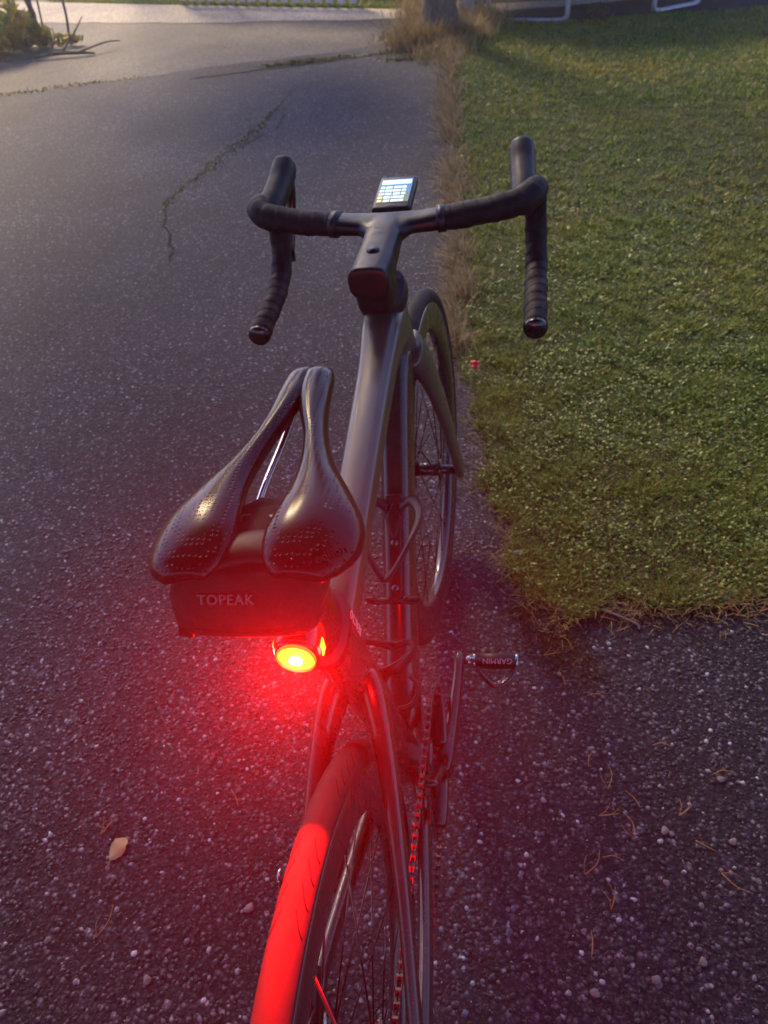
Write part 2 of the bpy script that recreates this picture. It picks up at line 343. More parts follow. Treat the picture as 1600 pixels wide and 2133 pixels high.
grass=blade_obj('lawn_grass',ch,grassm); tag(grass,'short mossy green lawn grass covering the turf on the right','grass',kind='stuff')
# dry strip along the lawn's edge, combed over the asphalt, and brown fringe at the near corner
ch=[]; E_=np.array(edge); seg=np.diff(E_,axis=0); L_=np.linalg.norm(seg,axis=1)
def along(n,y0,y1,r,spread,shift=0,xmax=3,clump=0):
    ok=[i for i in range(len(seg)) if y0<=E_[i,1]<=y1 and E_[i,0]<xmax]; p=L_[ok]/L_[ok].sum(); k=r.choice(ok,n,p=p); t=r.uniform(0,1,n)
    
    if clump:
        kc=r.choice(ok,clump,p=p); pick_=r.integers(0,clump,n); k=np.clip(kc[pick_]+np.round(r.normal(0,1.1,n)).astype(int),min(ok),max(ok))
    P=E_[k]+seg[k]*t[:,None]; nrm=np.stack([seg[k][:,1],-seg[k][:,0]],1)/L_[k][:,None]  # outward to the drive
    o=np.abs(r.normal(0,spread,n))*r.choice([-1,1],n)+shift; P=P+nrm*o[:,None]; return P[:,0],P[:,1],np.arctan2(nrm[:,1],nrm[:,0])
for n,y0,y1,sp,sh,h0,h1,w in ((2200,1.6,2.9,.028,.025,.03,.12,.0034),(2000,2.8,4.6,.035,.02,.03,.14,.0048),(1700,4.5,6.9,.05,.03,.05,.17,.007)):
    x,y,a=along(n,y0,y1,r,sp,sh,.5,30); ch.append(blades(x,y,.004,r.uniform(h0,h1,len(x)),w*r.uniform(.5,1.2,len(x)),1.35,a+r.normal(0,.8,len(x))-.5,.8,r))
for n,y0,y1,sp,sh,h0,h1,w,ln in ((2600,.5,1.75,.03,-.012,.015,.04,.0016,1.5),(1500,.5,.6,.05,-.03,.015,.045,.0016,1.5)):
    x,y,a=along(n,y0,y1,r,sp,sh,1.2); ch.append(blades(x,y,.008,r.uniform(h0,h1,len(x)),w*r.uniform(.5,1.2,len(x)),ln,a+r.normal(0,1.2,len(x)),.5,r))
dry=blade_obj('dry_grass',ch,drym); tag(dry,'straw coloured dry grass lying along the edge of the lawn','dry grass',kind='stuff')

mossch=[]; r=np.random.default_rng(19)
for cx,cy,n,sx,sy in ((.215,.46,420,.03,.025),(.24,.41,300,.02,.03),(.27,.44,260,.02,.03),(.30,.375,160,.02,.02),(.18,.52,260,.02,.02),(.52,.545,260,.06,.012),(.66,.55,260,.06,.012),(.36,.505,240,.06,.012)):
    x=r.normal(cx,sx,n); y=r.normal(cy,sy,n); mossch.append(blades(x,y,.0,r.uniform(.004,.012,n),.0035*r.uniform(.5,1.3,n),1.3,None,.5,r))
mo=blade_obj('moss_patch',mossch,island_mat('moss',[(0,(.020,.018,.008)),(.6,(.05,.045,.014)),(1,(.10,.08,.025))],.8)); tag(mo,'dark moss and dirt creeping from the lawn corner over the asphalt','moss',kind='stuff')
# loose chippings bedded in the asphalt
def stones(name,n,x0,x1,y0,y1,s0,s1,r,m,skip=LP,power=3.0):
    x=r.uniform(x0,x1,n); y=r.uniform(y0,y1,n); k=~inpoly(x,y,skip); x=x[k];y=y[k];n=len(x)
    base=np.array([(1,0,0),(-1,0,0),(0,1,0),(0,-1,0),(0,0,1),(0,0,-1)],float)
    ico=[]; ph=(1+5**.5)/2
    for a in(-1,1):
        for b in(-ph,ph): ico+=[(0,a,b),(a,b,0),(b,0,a)]
    ico=np.array(ico)/1.902
    bm=bmesh.new(); [bm.verts.new(p) for p in ico]; bmesh.ops.convex_hull(bm,input=bm.verts[:]); bm.verts.index_update()
    F=np.array([[v.index for v in f.verts] for f in bm.faces if len(f.verts)==3]); B=np.array([v.co for v in bm.verts]); bm.free()
    s=s0+(s1-s0)*r.uniform(0,1,n)**power
    V=B[None]*(1+r.normal(0,.16,(n,len(B),1)))*s[:,None,None]*np.stack([r.uniform(.7,1.35,n),r.uniform(.7,1.2,n),r.uniform(.35,.65,n)],1)[:,None]
    a=r.uniform(0,2*pi,n); ca,sa=np.cos(a)[:,None],np.sin(a)[:,None]
    X=V[:,:,0]*ca-V[:,:,1]*sa; Y=V[:,:,0]*sa+V[:,:,1]*ca
    W=np.stack([X+x[:,None],Y+y[:,None],V[:,:,2]+(s*.05)[:,None]],2).reshape(-1,3)
    FF=(F[None]+(np.arange(n)*len(B))[:,None,None]).reshape(-1,3)
    me=bpy.data.meshes.new(name); me.vertices.add(len(W)); me.vertices.foreach_set('co',W.ravel()); me.loops.add(FF.size); me.polygons.add(len(FF))
    me.loops.foreach_set('vertex_index',FF.ravel()); me.polygons.foreach_set('loop_start',np.arange(len(FF))*3); me.update(calc_edges=True); me.validate(); me.materials.append(m)
    return link(name,me)
r=np.random.default_rng(21)
g=stones('asphalt_chippings',34000,-.95,.85,-.45,.75,.0011,.0054,r,stonem); tag(g,'small grey and pale stone chippings bedded in the asphalt','chippings',kind='stuff')
g=stones('fine_chippings',15000,-1.6,.5,.7,2.2,.0014,.0042,r,stonem); tag(g,'tiny pale stone grains in the driveway beyond the bicycle','chippings',kind='stuff')

# cracks in the driveway: sunken ragged slits, part of the driveway
def crack(pts,w,seed):
    p=np.array(wob(pts,.014,.05,seed)); rr=np.random.default_rng(seed); t=np.gradient(p,axis=0); t/=np.linalg.norm(t,axis=1)[:,None]; nn=np.stack([-t[:,1],t[:,0]],1)
    ww=w*rr.uniform(.3,1.2,len(p)); ww[0]=ww[-1]=.0005
    v=[(*(p[i]+nn[i]*ww[i]),.003) for i in range(len(p))]+[(*(p[i]-nn[i]*ww[i]),.003) for i in range(len(p))]
    n=len(p); return v,[(i,i+1,n+i+1,n+i) for i in range(n-1)]
for pts,w,s in (([(-1.28,5.2),(-1.31,4.61),(-1.36,3.94),(-1.44,3.54),(-1.49,3.06),(-1.4,2.75),(-1.27,2.48),(-1.24,2.35)],.005,1),([(-1.25,4.7),(-1.2,4.2),(-1.38,3.8)],.006,2),([(-2.2,5.6),(-1.7,5.75),(-1.3,5.85),(-.7,6.1)],.016,4)):
    part('crack',crack(pts,w,s),crackm,drive,False)
# weeds in the joint between the driveway and the shoulder
ch=[]
for cx,cy,n,sx,sy,hh in ((-1.42,5.93,900,.13,.035,.04),(-1.2,6.0,400,.16,.03,.03),(-3.0,5.66,300,.22,.02,.03),(-3.6,5.45,300,.18,.02,.03),(-.62,6.15,500,.12,.05,.05),(-.55,5.85,450,.12,.04,.05),(-1.31,4.4,160,.012,.2,.02),(-1.42,3.6,160,.02,.12,.018),(-1.48,3.1,120,.012,.15,.015),(-1.36,4.0,100,.015,.15,.018),(-.75,6.6,300,.1,.1,.06)):
    x=r.normal(cx,sx,n);y=r.normal(cy,sy,n)+ (x-cx)*.2
    ch.append(blades(x,y,.0,r.uniform(.4,1,n)*hh,.007*r.uniform(.5,1.2,n),1.4,None,.5,r))
w_=blade_obj('weed_tufts',ch,island_mat('weed_leaf',[(0,(.07,.075,.012)),(.6,(.17,.15,.02)),(1,(.24,.18,.04))],.6)); tag(w_,'yellow green weeds in the joints of the driveway','weeds',kind='stuff')

# ------------------------------------------------------------------ the bicycle
LEAN,STEER=0.06643,0.06208
Lm=ry(-LEAN); HA=radians(73); WR=.338
RA=np.array([0,-.408,WR]); FA=np.array([0,.582,WR]); BB=np.array([0,0,.268])
SDIR=np.array([0,-cos(HA),sin(HA)]); SPT=FA-.045*np.array([0,sin(HA),cos(HA)])
def axisrot(u,a):
    u=u/np.linalg.norm(u);K=np.array([[0,-u[2],u[1]],[u[2],0,-u[0]],[-u[1],u[0],0]]); return np.eye(3)+sin(a)*K+(1-cos(a))*K@K
SR=axisrot(SDIR,-STEER)
def ST(p): return SPT+SR@(np.asarray(p,float)-SPT)
def bike_thing(name,base,label,cat):
    """a thing fixed to the leaning bicycle: base in bicycle coordinates"""
    o=bpy.data.objects.new(name,None); COL.objects.link(o); o.location=(Lm@np.asarray(base,float)).tolist(); o.rotation_euler=(0,-LEAN,0); o.empty_display_size=.05
    return tag(o,label,cat)
bike=bike_thing('road_bicycle',(0,0,0),'dark olive aero road bicycle with drop handlebars standing on the asphalt driveway','bicycle')
def P(name,vf,m,front=False,parent=None,smooth=True): return part(name,vf,m,parent or bike,smooth,T=ST if front else None)

# frame tubes
sa=.2962
def seat(z,dy=0): return (0,-(z-.268)*sa+dy,z)
P('top_tube',sweep([(0,.392,.752),(0,.345,.757),(0,.27,.748),(0,.15,.735),(0,.0,.716),(0,-.09,.703),(0,-.15,.690)],[.032,.029,.0245,.0225,.021,.0195,.017],[.034,.028,.022,.020,.019,.018,.016],(0,0,1),24,3.2),paint)
P('head_tube',sweep([(0,.4375,.655),(0,.428,.69),(0,.414,.74),(0,.402,.775),(0,.397,.792)],[.034,.031,.028,.029,.030],[.040,.042,.040,.036,.034],(0,1,0),28,2.3),paint)
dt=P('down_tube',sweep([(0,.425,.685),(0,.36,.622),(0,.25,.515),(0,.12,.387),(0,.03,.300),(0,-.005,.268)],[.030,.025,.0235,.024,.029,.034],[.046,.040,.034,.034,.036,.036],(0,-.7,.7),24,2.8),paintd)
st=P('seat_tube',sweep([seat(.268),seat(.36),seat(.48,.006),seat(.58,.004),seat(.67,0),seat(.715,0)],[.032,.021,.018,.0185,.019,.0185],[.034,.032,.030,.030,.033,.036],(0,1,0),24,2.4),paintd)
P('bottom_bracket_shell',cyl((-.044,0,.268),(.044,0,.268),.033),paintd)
P('lettering',lettering('REACTO',.0125,(.0203,-.112,.704),(0,-.30,.95),(0,-.95,-.30),.0003,1.05),white,parent=st,smooth=False)
P('seat_clamp',sweep([seat(.713),seat(.728)],.0205,.038,(0,1,0),24,2.4,1),matte)
for s in (-1,1):
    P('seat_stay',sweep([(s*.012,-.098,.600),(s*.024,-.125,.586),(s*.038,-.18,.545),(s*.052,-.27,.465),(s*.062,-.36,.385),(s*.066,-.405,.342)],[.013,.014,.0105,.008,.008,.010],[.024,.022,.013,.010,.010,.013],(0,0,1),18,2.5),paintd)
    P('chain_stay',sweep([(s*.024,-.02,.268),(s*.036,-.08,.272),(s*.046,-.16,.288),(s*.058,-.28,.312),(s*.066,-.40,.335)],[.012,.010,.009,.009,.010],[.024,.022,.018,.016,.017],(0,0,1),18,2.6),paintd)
P('seat_post',sweep([seat(.70),seat(.78,-.002),seat(.86,-.004),seat(.893,-.006)],[.0145,.0145,.0145,.016],[.030,.029,.028,.022],(0,1,0),22,2.3),carbon)
P('saddle_clamp',join(box((0,-.196,.897),(.048,.042,.014),.004),cyl((-.03,-.196,.897),(.03,-.196,.897),.006)),darksteel)
# fork
crown_piece=sweep([(0,.448,.655),(0,.438,.675),(0,.432,.690)],[.040,.037,.034],[.040,.042,.042],(0,1,0),24,2.4)
P('fork',crown_piece,paint,True)
for s in (-1,1):
    P('fork_blade',sweep([(s*.022,.432,.690),(s*.036,.445,.655),(s*.046,.462,.602),(s*.053,.500,.515),(s*.057,.540,.425),(s*.060,.571,.355),(s*.060,.583,.330)],[.018,.014,.0105,.0095,.0085,.009,.008],[.036,.034,.027,.022,.018,.017,.012],(0,1,0),20,2.3),paint,True)
# headset cover, stem and bars in one moulding
P('headset_cover',sweep([(0,.3985,.786),(0,.3955,.796),(0,.3925,.806)],[.0335,.0335,.0305],[.040,.040,.038],(0,1,0),26,2.5),matte,True)
BARC=np.array([0,.478,.862])
def barpt(x):
    a=abs(x)/.2; return (x,.478+.022*a**2,.860+.015*a**2)
stem=join(sweep([(0,.366,.800),(0,.362,.83),(0,.358,.858)],[.0255,.0265,.0275],[.032,.033,.034],(0,1,0),24,3.4,3),
    sweep([(0,.3215,.8445),(0,.40,.850),(0,.45,.857),(0,.488,.861)],[.027,.0265,.026,.028],[.022,.019,.015,.012],(0,0,1),24,3.4),
    sweep([barpt(x) for x in np.linspace(-.085,.085,9)],[.021,.022,.024,.026,.026,.026,.024,.022,.021],[.013,.013,.012,.012,.012,.012,.012,.013,.013],(0,0,1),22,2.6),
    *[sweep([(s*.018,.445,.857),(s*.03,.466,.860),(s*.055,.478,.861)],[.010,.014,.013],[.012,.0115,.011],(0,0,1),14,2.2) for s in(-1,1)])
stm=P('stem',blend(stem,.0024,14),matte,True)
P('cap_bolt',join(cyl((0,.3715,.8655),(0,.371,.8695),.0085)),matte,True,parent=stm)
P('cap_bolt_recess',join(cyl((0,.3709,.8692),(0,.3708,.8705),.0045)),matte,True,parent=stm)
P('stem_lettering',lettering('VISION',.006,(0,.428,.8745),(1,0,0),(0,1,.12),.0002),carbon,True,parent=stm,smooth=False)
def tape_tube(path,w,h,pitch=.019,amp=.0007,k=18,up=(0,0,1)):
    path=np.asarray(path,float); A=catmull(np.column_stack([path,w,h]),26); C=A[:,:3]
    T=np.gradient(C,axis=0); T/=np.linalg.norm(T,axis=1)[:,None]
    s=np.concatenate([[0],np.cumsum(np.linalg.norm(np.diff(C,axis=0),axis=1))]); th=np.linspace(0,2*pi,k,endpoint=False); rings=[]
    side=None
    for i in range(len(C)):
        if side is None: q=np.cross(T[i],np.asarray(up,float))
        else: q=side-T[i]*np.dot(side,T[i])
        q/=np.linalg.norm(q); side=q; nr=np.cross(q,T[i])
        ph=((s[i]/pitch+th/(2*pi))%1.0); rr=amp*(ph**.6*np.where(ph>.93,(1-ph)/.07,1)*1.6-.6)
        lump=.0006*np.sin(s[i]*130+th*2)
        rings.append(C[i]+np.outer(np.cos(th)*(A[i,3]+rr+lump),q)+np.outer(np.sin(th)*(A[i,4]+rr+lump),nr))
    return loft(rings)
hb_parts=[]
for s in (-1,1):
    path=[barpt(s*.075),barpt(s*.11),barpt(s*.15),(s*.180,.496,.873),(s*.198,.516,.877),(s*.200,.545,.872),(s*.199,.572,.852),(s*.200,.584,.822),(s*.201,.578,.788),(s*.202,.553,.757),(s*.203,.510,.741),(s*.204,.462,.733),(s*.205,.418,.725)]
    w=[.0215,.0215,.0205,.0195,.019,.0175,.0165,.016,.016,.016,.0165,.0165,.0165]; h=[.0155,.0165,.017,.018,.018,.0175,.0165,.016,.016,.016,.0165,.0165,.0165]
    bt_=P('bar_tape',tape_tube(path,w,h),tape,True)
    P('bar_end_plug',cyl((s*.205,.4195,.7252),(s*.2052,.4135,.7243),.0172,.0155),carbon,True,parent=bt_)
    P('tape_finish_band',sweep([barpt(s*.070),barpt(s*.081)],.0232,.0170,(0,0,1),20,2.2,1),matte,True,parent=bt_)
    hd=P('brake_hood',sweep([(s*.186,.508,.866),(s*.185,.532,.874),(s*.1835,.558,.882),(s*.1815,.584,.891),(s*.180,.603,.900),(s*.1795,.613,.906)],[.0165,.0178,.0178,.0180,.0182,.0172],[.018,.0195,.0195,.0195,.0200,.0190],(0,-.5,1),22,2.4,6,cap_round=True),hoodm,True)
    P('brake_lever',sweep([(s*.182,.612,.888),(s*.184,.630,.872),(s*.187,.630,.842),(s*.192,.617,.805),(s*.196,.606,.775),(s*.197,.612,.757)],[.008,.0085,.0075,.0075,.007,.005],[.012,.010,.007,.0055,.005,.004],(0,1,0),12,2.2),carbon,True,parent=hd)
P('computer_mount',join(box((0,.508,.857),(.022,.03,.006),.002),box((0,.545,.866),(.026,.055,.006),.002)),carbon,True)

# saddle
def saddle_half(s):
    S=[0,.010,.03,.055,.085,.115,.145,.175,.205,.232,.246]
    XO=[.056,.069,.0770,.0755,.061,.0440,.0325,.0265,.0240,.0225,.0195]
    XI=[.024,.015,.0100,.0125,.0165,.0160,.0115,.0030,-.004,-.006,-.005]
    ZT=[-.013,-.0045,.0015,.003,.001,-.001,-.001,.0005,.0015,.000,-.004]
    TH=[.010,.019,.028,.030,.028,.026,.024,.023,.022,.019,.013]
    DR=[.006,.010,.015,.0155,.012,.009,.007,.006,.005,.005,.004]
    A=catmull(np.column_stack([S,XO,XI,ZT,TH,DR]),6); rings=[]; k=28
    for sl,xo,xi,zt,thk,dr in A:
        xm,a=(xo+xi)/2,(xo-xi)/2; th=np.linspace(0,2*pi,k,endpoint=False); ring=[]
        for t in th:
            cx=np.sign(cos(t))*abs(cos(t))**.85; sz=np.sign(sin(t))*abs(sin(t))**.8
            x=xm+a*cx; u=min(1.,max(0.,(x-xi)/(xo-xi)))
            ztop=zt-dr*u**2.6-.003*(1-u)**4; zz=(ztop-thk*.42+thk*.42*sz) if sz>0 else (ztop-thk*.42+thk*.58*sz*(.35+.65*u**2))
            ring.append((s*x-.0055*max(0,1-sl/.15),-.246+sl,.927+zz))
        rings.append(np.array(ring)[:: s])
    return loft(rings)
sad=P('saddle',join(saddle_half(1),saddle_half(-1)),saddlem)
sad.modifiers.new('soft','SUBSURF').levels=1; sad.modifiers['soft'].render_levels=1
P('saddle_bridge',sweep([(-.045,-.232,.903),(-.02,-.222,.907),(0,-.217,.908),(.02,-.222,.907),(.045,-.232,.903)],[.010,.014,.016,.014,.010],[.007,.008,.008,.008,.007],(0,0,1),16,2.2),hoodm,parent=sad)
for s in (-1,1):
    P('saddle_rail',tube([(s*.036,-.228,.897),(s*.030,-.205,.889),(s*.022,-.18,.886),(s*.022,-.12,.886),(s*.016,-.07,.893),(s*.009,-.02,.905)],.0035,10),chrome,parent=sad)
P('saddle_lettering',lettering('eqlion',.0095,(.0575,-.2345,.9175),(.73,.66,-.2),(-.45,.67,.56),.0012,1.05),carbon,parent=sad,smooth=False)
P('nose_lettering',lettering('SSM',.006,(.0198,-.016,.921),(0,1,0),(-.25,0,1),.0003),white,parent=sad,smooth=False)

# wheels ------------------------------------------------------------------
def profile(pts,n=3):
    p=np.array(pts+[pts[0],pts[1],pts[2]],float); return p
tyre_prof=[(.3235+.0146*cos(a),.0146*sin(a)) for a in np.linspace(0,2*pi,28,endpoint=False)]
rim_prof=[(.314,.0095),(.312,.0128),(.302,.0140),(.288,.0145),(.274,.0130),(.2655,.0090),(.262,.0035),(.262,-.0035),(.2655,-.0090),(.274,-.0130),(.288,-.0145),(.302,-.0140),(.312,-.0128),(.314,-.0095)]
tyre_me=mesh('tyre',*revolve(tyre_prof,160),rubber); rim_me=mesh('rim',*revolve(rim_prof,160),rimm)
hub_me=mesh('hub',*join(cyl((-.052,0,0),(.052,0,0),.0095),cyl((-.032,0,0),(-.028,0,0),.021),cyl((.020,0,0),(.024,0,0),.021),cyl((-.03,0,0),(.022,0,0),.013),cyl((-.056,0,0),(-.05,0,0),.008),cyl((.05,0,0),(.056,0,0),.008)),carbon)
spoke_me=mesh('spoke',*cyl((0,0,0),(0,0,1),.0010,k=6),carbon)
rotor_me=mesh('brake_rotor',*revolve([(.080,-.0009),(.080,.0009),(.066,.0009),(.066,-.0009)],72),darksteel)
spid_me=mesh('rotor_spider',*join(*[sweep([(0,.012*cos(a),.012*sin(a)),(0,.067*cos(a+.35),.067*sin(a+.35))],.001,.006,(1,0,0),8,3,1) for a in np.arange(6)*pi/3]),darksteel)
band_me=mesh('rim_decal',*join(*[loft([np.array([(sx*.01475,rr*cos(a),rr*sin(a)) for rr in (.279,.279+.0001,.297,.297-.0001)]) for a in np.linspace(a0,a0+.75,26)]) for a0 in (0.2,2.3,4.4) for sx in(-1,1)]),rimlogo,False)
stripe_me=mesh('tyre_label',*join(*[loft([np.array([(sx*(.0105+dx),rr*cos(a),rr*sin(a)) for rr,dx in ((.3155,.0012),(.3160,.0014),(.3172,.0020),(.3167,.0019))]) for a in np.linspace(0,2*pi,120)]) for sx in(-1,1)]),mat('tan_line',(.30,.20,.11),.6),False)
def wheel(name,mtx,rot):
    w=link(name,rim_me,bike); w.matrix_local=mtx@Matrix.Rotation(rot,4,'X')
    link('tyre',tyre_me,w); link('hub',hub_me,w); link('rim_line',stripe_me,w)
    rt=link('brake_rotor',rotor_me,w); rt.location=(-.040,0,0); sp=link('rotor_spider',spid_me,w); sp.location=(-.040,0,0)
    for i in range(24):
        a=2*pi*i/24; sgn=1 if i%2 else -1; side=(.022 if i%2 else -.030); off=.95*(1 if (i//2)%2 else -1)
        p0=Vector((side,.0185*cos(a+off),.0185*sin(a+off))); p1=Vector((0.0,.264*cos(a),.264*sin(a))); d=p1-p0
        o=link('spoke',spoke_me,w); q=d.to_track_quat('Z','Y'); o.matrix_local=Matrix.Translation(p0)@q.to_matrix().to_4x4()@Matrix.Diagonal((1,1.6,d.length,1))
    nv=link('valve',mesh('valve',*cyl((0,0,.235),(0,0,.264),.003,k=8),darksteel),w)
    return w
Smat=Matrix.Translation(SPT.tolist())@Matrix(SR.tolist()).to_4x4()@Matrix.Translation((-SPT).tolist())
fw=wheel('wheel',Smat@Matrix.Translation(FA.tolist()),.4)
rw=wheel('wheel',Matrix.Translation(RA.tolist()),2.75)
# tread grooves, thin curved sipes cut into both shoulders of the rear tyre
def sipe(a0,sgn,k):
    pts=[]; hw=.0008
    for j in range(9):
        t=j/8; xx=sgn*(.0055+.0078*t**.8); aa=a0-.055*(1-t)**1.7-.012*k; rr=.3235+sqrt(max(0,.0146**2-xx*xx))+.00012
        pts.append((xx,aa,rr))
    V=[];F=[]
    for xx,aa,rr in pts:
        for dd in(-hw,hw): V.append((xx,rr*cos(aa+dd/.33),rr*sin(aa+dd/.33)))
    for j in range(8): F.append((2*j,2*j+1,2*j+3,2*j+2))
    return V,F
groovem=mat('groove_dark',(.003,.002,.002),.95,spec=.05)
for i in range(15):
    for sg in (-1,1): part('tread_groove',join(*[sipe(i*2*pi/15-k*.05,sg,k) for k in range(4)]),groovem,rw,False)
P('brake_caliper',box((-.052,-.345,.385),(.028,.062,.028),.006,rx(.7)),matte)
P('brake_caliper',box((-.052,.545,.425),(.026,.03,.06),.006,rx(-.25)),matte,True)
# drivetrain --------------------------------------------------------------
def ring_gear(r_out,r_in,x,teeth,t=.0028):
    n=teeth*4; V=[];F=[]
    for i in range(n):
        a=2*pi*i/n; ro=r_out+(.0032 if i%4 in(1,2) else -.0012)
        for rr,xx in((ro,x-t/2),(ro,x+t/2),(r_in,x+t/2),(r_in,x-t/2)): V.append((xx,rr*cos(a),.268+rr*sin(a)))
    for i in range(n):
        j=(i+1)%n
        for q in range(4): F.append((i*4+q,i*4+(q+1)%4,j*4+(q+1)%4,j*4+q))
    return V,F
big=P('chainring',ring_gear(.1045,.085,.0475,52),carbon,smooth=False)
P('chainring',ring_gear(.073,.058,.040,36),darksteel,smooth=False)
CR=radians(2)
def crank_pt(x,d,up=0): return (x,d*cos(CR)-up*sin(CR),.268+d*sin(CR)+up*cos(CR))
P('crank_spider',join(*[sweep([(.05,.02*cos(a),.268+.02*sin(a)),(.0515,.06*cos(a),.268+.06*sin(a)),(.0495,.094*cos(a),.268+.094*sin(a))],[.0055,.005,.004],[.015,.012,.010],(1,0,0),12,2.6,4) for a in (CR+.75,CR+2.4,CR+3.9,CR+5.5)]),carbon)
def crank(s):
    d=1 if s>0 else -1
    c=P('crank_arm',sweep([crank_pt(s*.060,-d*.020),crank_pt(s*.062,d*.0),crank_pt(s*.067,d*.05),crank_pt(s*.072,d*.12),crank_pt(s*.0735,d*.172),crank_pt(s*.0735,d*.187)],[.009,.0125,.0105,.0085,.0075,.005],[.014,.021,.018,.0145,.0135,.008],(0,0,1),18,3.0),carbon)
    return c
crank(1); crank(-1)
P('crank_axle',cyl((-.07,0,.268),(.068,0,.268),.013),darksteel)
def pedal(s,length):
    d=1 if s>0 else -1; c=np.array(crank_pt(0,d*.172)); x0=s*.080
    pdl=P('pedal',join(sweep([c+[s*.0955,0,0],c+[s*(.0955+length),0,0]],[.0105,.0105],[.0115,.0115],(0,0,1),18,3.2,1)),matte)
    P('pedal_spindle',join(cyl(c+[s*.080,0,0],c+[s*.0975,0,0],.0062),cyl(c+[s*.086,0,0],c+[s*.091,0,0],.0085,k=6)),chrome,parent=pdl)
    for q in (.0955,.0935+length): P('pedal_collar',cyl(c+[s*q,0,0],c+[s*(q+.0035),0,0],.0122),chrome,parent=pdl)
    a,b_=.105,.089+length
    P('pedal_cage',sweep([c+[s*(a-.004),-.006,-.002],c+[s*(a+.004),-.022,-.005],c+[s*(a+.018),-.037,-.008],c+[s*((a+b_)/2),-.040,-.008],c+[s*(b_-.014),-.037,-.008],c+[s*(b_),-.022,-.005],c+[s*(b_+.006),-.006,-.002]],.0042,.0036,(0,0,1),10,2.8,5),darksteel,parent=pdl)
    if s>0: P('lettering',lettering('GARMIN',.012,c+[s*(.0955+length/2+.004),-.0075,.0098],(-1,0,0),(0,-.82,-.58),.0006,1.02),white,parent=pdl,smooth=False)
pedal(1,.068); pedal(-1,.052)
P('crank_bolt',cyl((.070,0,.268),(.0735,0,.268),.010),darksteel)
# cassette, derailleur, chain
cas=P('cassette',join(*[ring_gear(rr,rr-.012,.020+i*.0036,int(rr*490)) for i,rr in enumerate((.060,.054,.049,.044,.040,.036,.032,.029,.026,.023))]),darksteel,smooth=False)
for v in cas.data.vertices: v.co.y+=-.408; v.co.z+=WR-.268
P('derailleur',join(sweep([(.060,-.415,.31),(.072,-.43,.275),(.066,-.42,.245)],[.012,.014,.011],[.016,.018,.013],(0,0,1),14,2.6,5),box((.047,-.405,.215),(.006,.028,.075),.004,rx(.25))),matte)
for yy,zz in ((-.412,.245),(-.398,.185)): P('jockey_wheel',[np.asarray(a)+np.array([0,yy,zz-.268]) if i==0 else a for i,a in enumerate(ring_gear(.024,.006,.046,11,.003))],darksteel,smooth=False)
def circ_tangent():
    # outer upper tangent from chainring (0,.268,r .1045) to sprocket (-.408,.338,r .040)
    c1=np.array([0,.268]);c2=np.array([-.408,WR]);r1,r2=.1052,.0405; d=c2-c1; D=np.linalg.norm(d); b0=atan2(d[1],d[0]); al=math.acos((r1-r2)/D)
    th=b0-al; return c1,r1,c2,r2,th
c1,r1,c2,r2,th=circ_tangent()
pts=[]
for a in np.linspace(th-4.0+.0,th,60): pts.append((.0475,*(c1+r1*np.array([cos(a),sin(a)]))))
for t in np.linspace(0,1,30)[1:]:
    p=(c1+r1*np.array([cos(th),sin(th)]))*(1-t)+(c2+r2*np.array([cos(th),sin(th)]))*t; pts.append((.0475-.008*t,*p))
for a in np.linspace(th,th+2.6,16)[1:]: pts.append((.0395,*(c2+r2*np.array([cos(a),sin(a)]))))
low=[(.0435,-.398,.161),(.046,-.2,.163),(.0475,.0,.164)]
pts=np.array(pts); sl=np.concatenate([[0],np.cumsum(np.linalg.norm(np.diff(pts,axis=0),axis=1))])
def resamp(pts,step):
    s_=np.concatenate([[0],np.cumsum(np.linalg.norm(np.diff(pts,axis=0),axis=1))]); n=int(s_[-1]/step); q=np.arange(n+1)*step
    return np.stack([np.interp(q,s_,pts[:,i]) for i in range(3)],1)
def side_plate(x,hw,hh,L=.0127):
    v=[];
    a=np.linspace(pi/2,3*pi/2,6)
    out=[(hh*cos(t),hh*sin(t)) for t in a]+[(L/2,-hh*.62)]+[(L+hh*cos(t),hh*sin(t)) for t in np.linspace(-pi/2,pi/2,6)]+[(L/2,hh*.62)]
    n=len(out); V=[(x-hw,p,q) for p,q in out]+[(x+hw,p,q) for p,q in out]
    return V,[tuple(range(n)),tuple(range(2*n-1,n-1,-1))]+[(i,i+n,(i+1)%n+n,(i+1)%n) for i in range(n)]
inner=mesh('link_inner',*join(side_plate(-.0017,.0005,.0042),side_plate(.0017,.0005,.0042),cyl((-.0021,0,0),(.0021,0,0),.0038,k=8),cyl((-.0021,.0127,0),(.0021,.0127,0),.0038,k=8)),chrome,False)
outer=mesh('link_outer',*join(side_plate(-.0028,.0005,.0043),side_plate(.0028,.0005,.0043),cyl((-.0034,0,0),(.0034,0,0),.0018,k=8),cyl((-.0034,.0127,0),(.0034,.0127,0),.0018,k=8)),chrome,False)
chm=wear(mat('chain_steel',(.14,.135,.14),.36,1),80,.4)
for m_ in (inner,outer): m_.materials[0]=chm
Q=resamp(pts,.0127); chain=P('chain',join(cyl(Q[0]+[-.0034,0,0],Q[0]+[.0034,0,0],.0018,k=8)),chrome)
for QQ in (Q,resamp(catmull(np.array(low),12),.0127)):
    for i in range(len(QQ)-1):
        d=QQ[i+1]-QQ[i]; d/=np.linalg.norm(d); z_=np.cross((1,0,0),d); z_/=np.linalg.norm(z_); x_=np.cross(d,z_)
        mm_=Matrix(np.column_stack([x_,d,z_]).tolist()).to_4x4(); mm_.translation=QQ[i].tolist()
        o=link('link',inner if i%2 else outer,chain); o.matrix_local=mm_
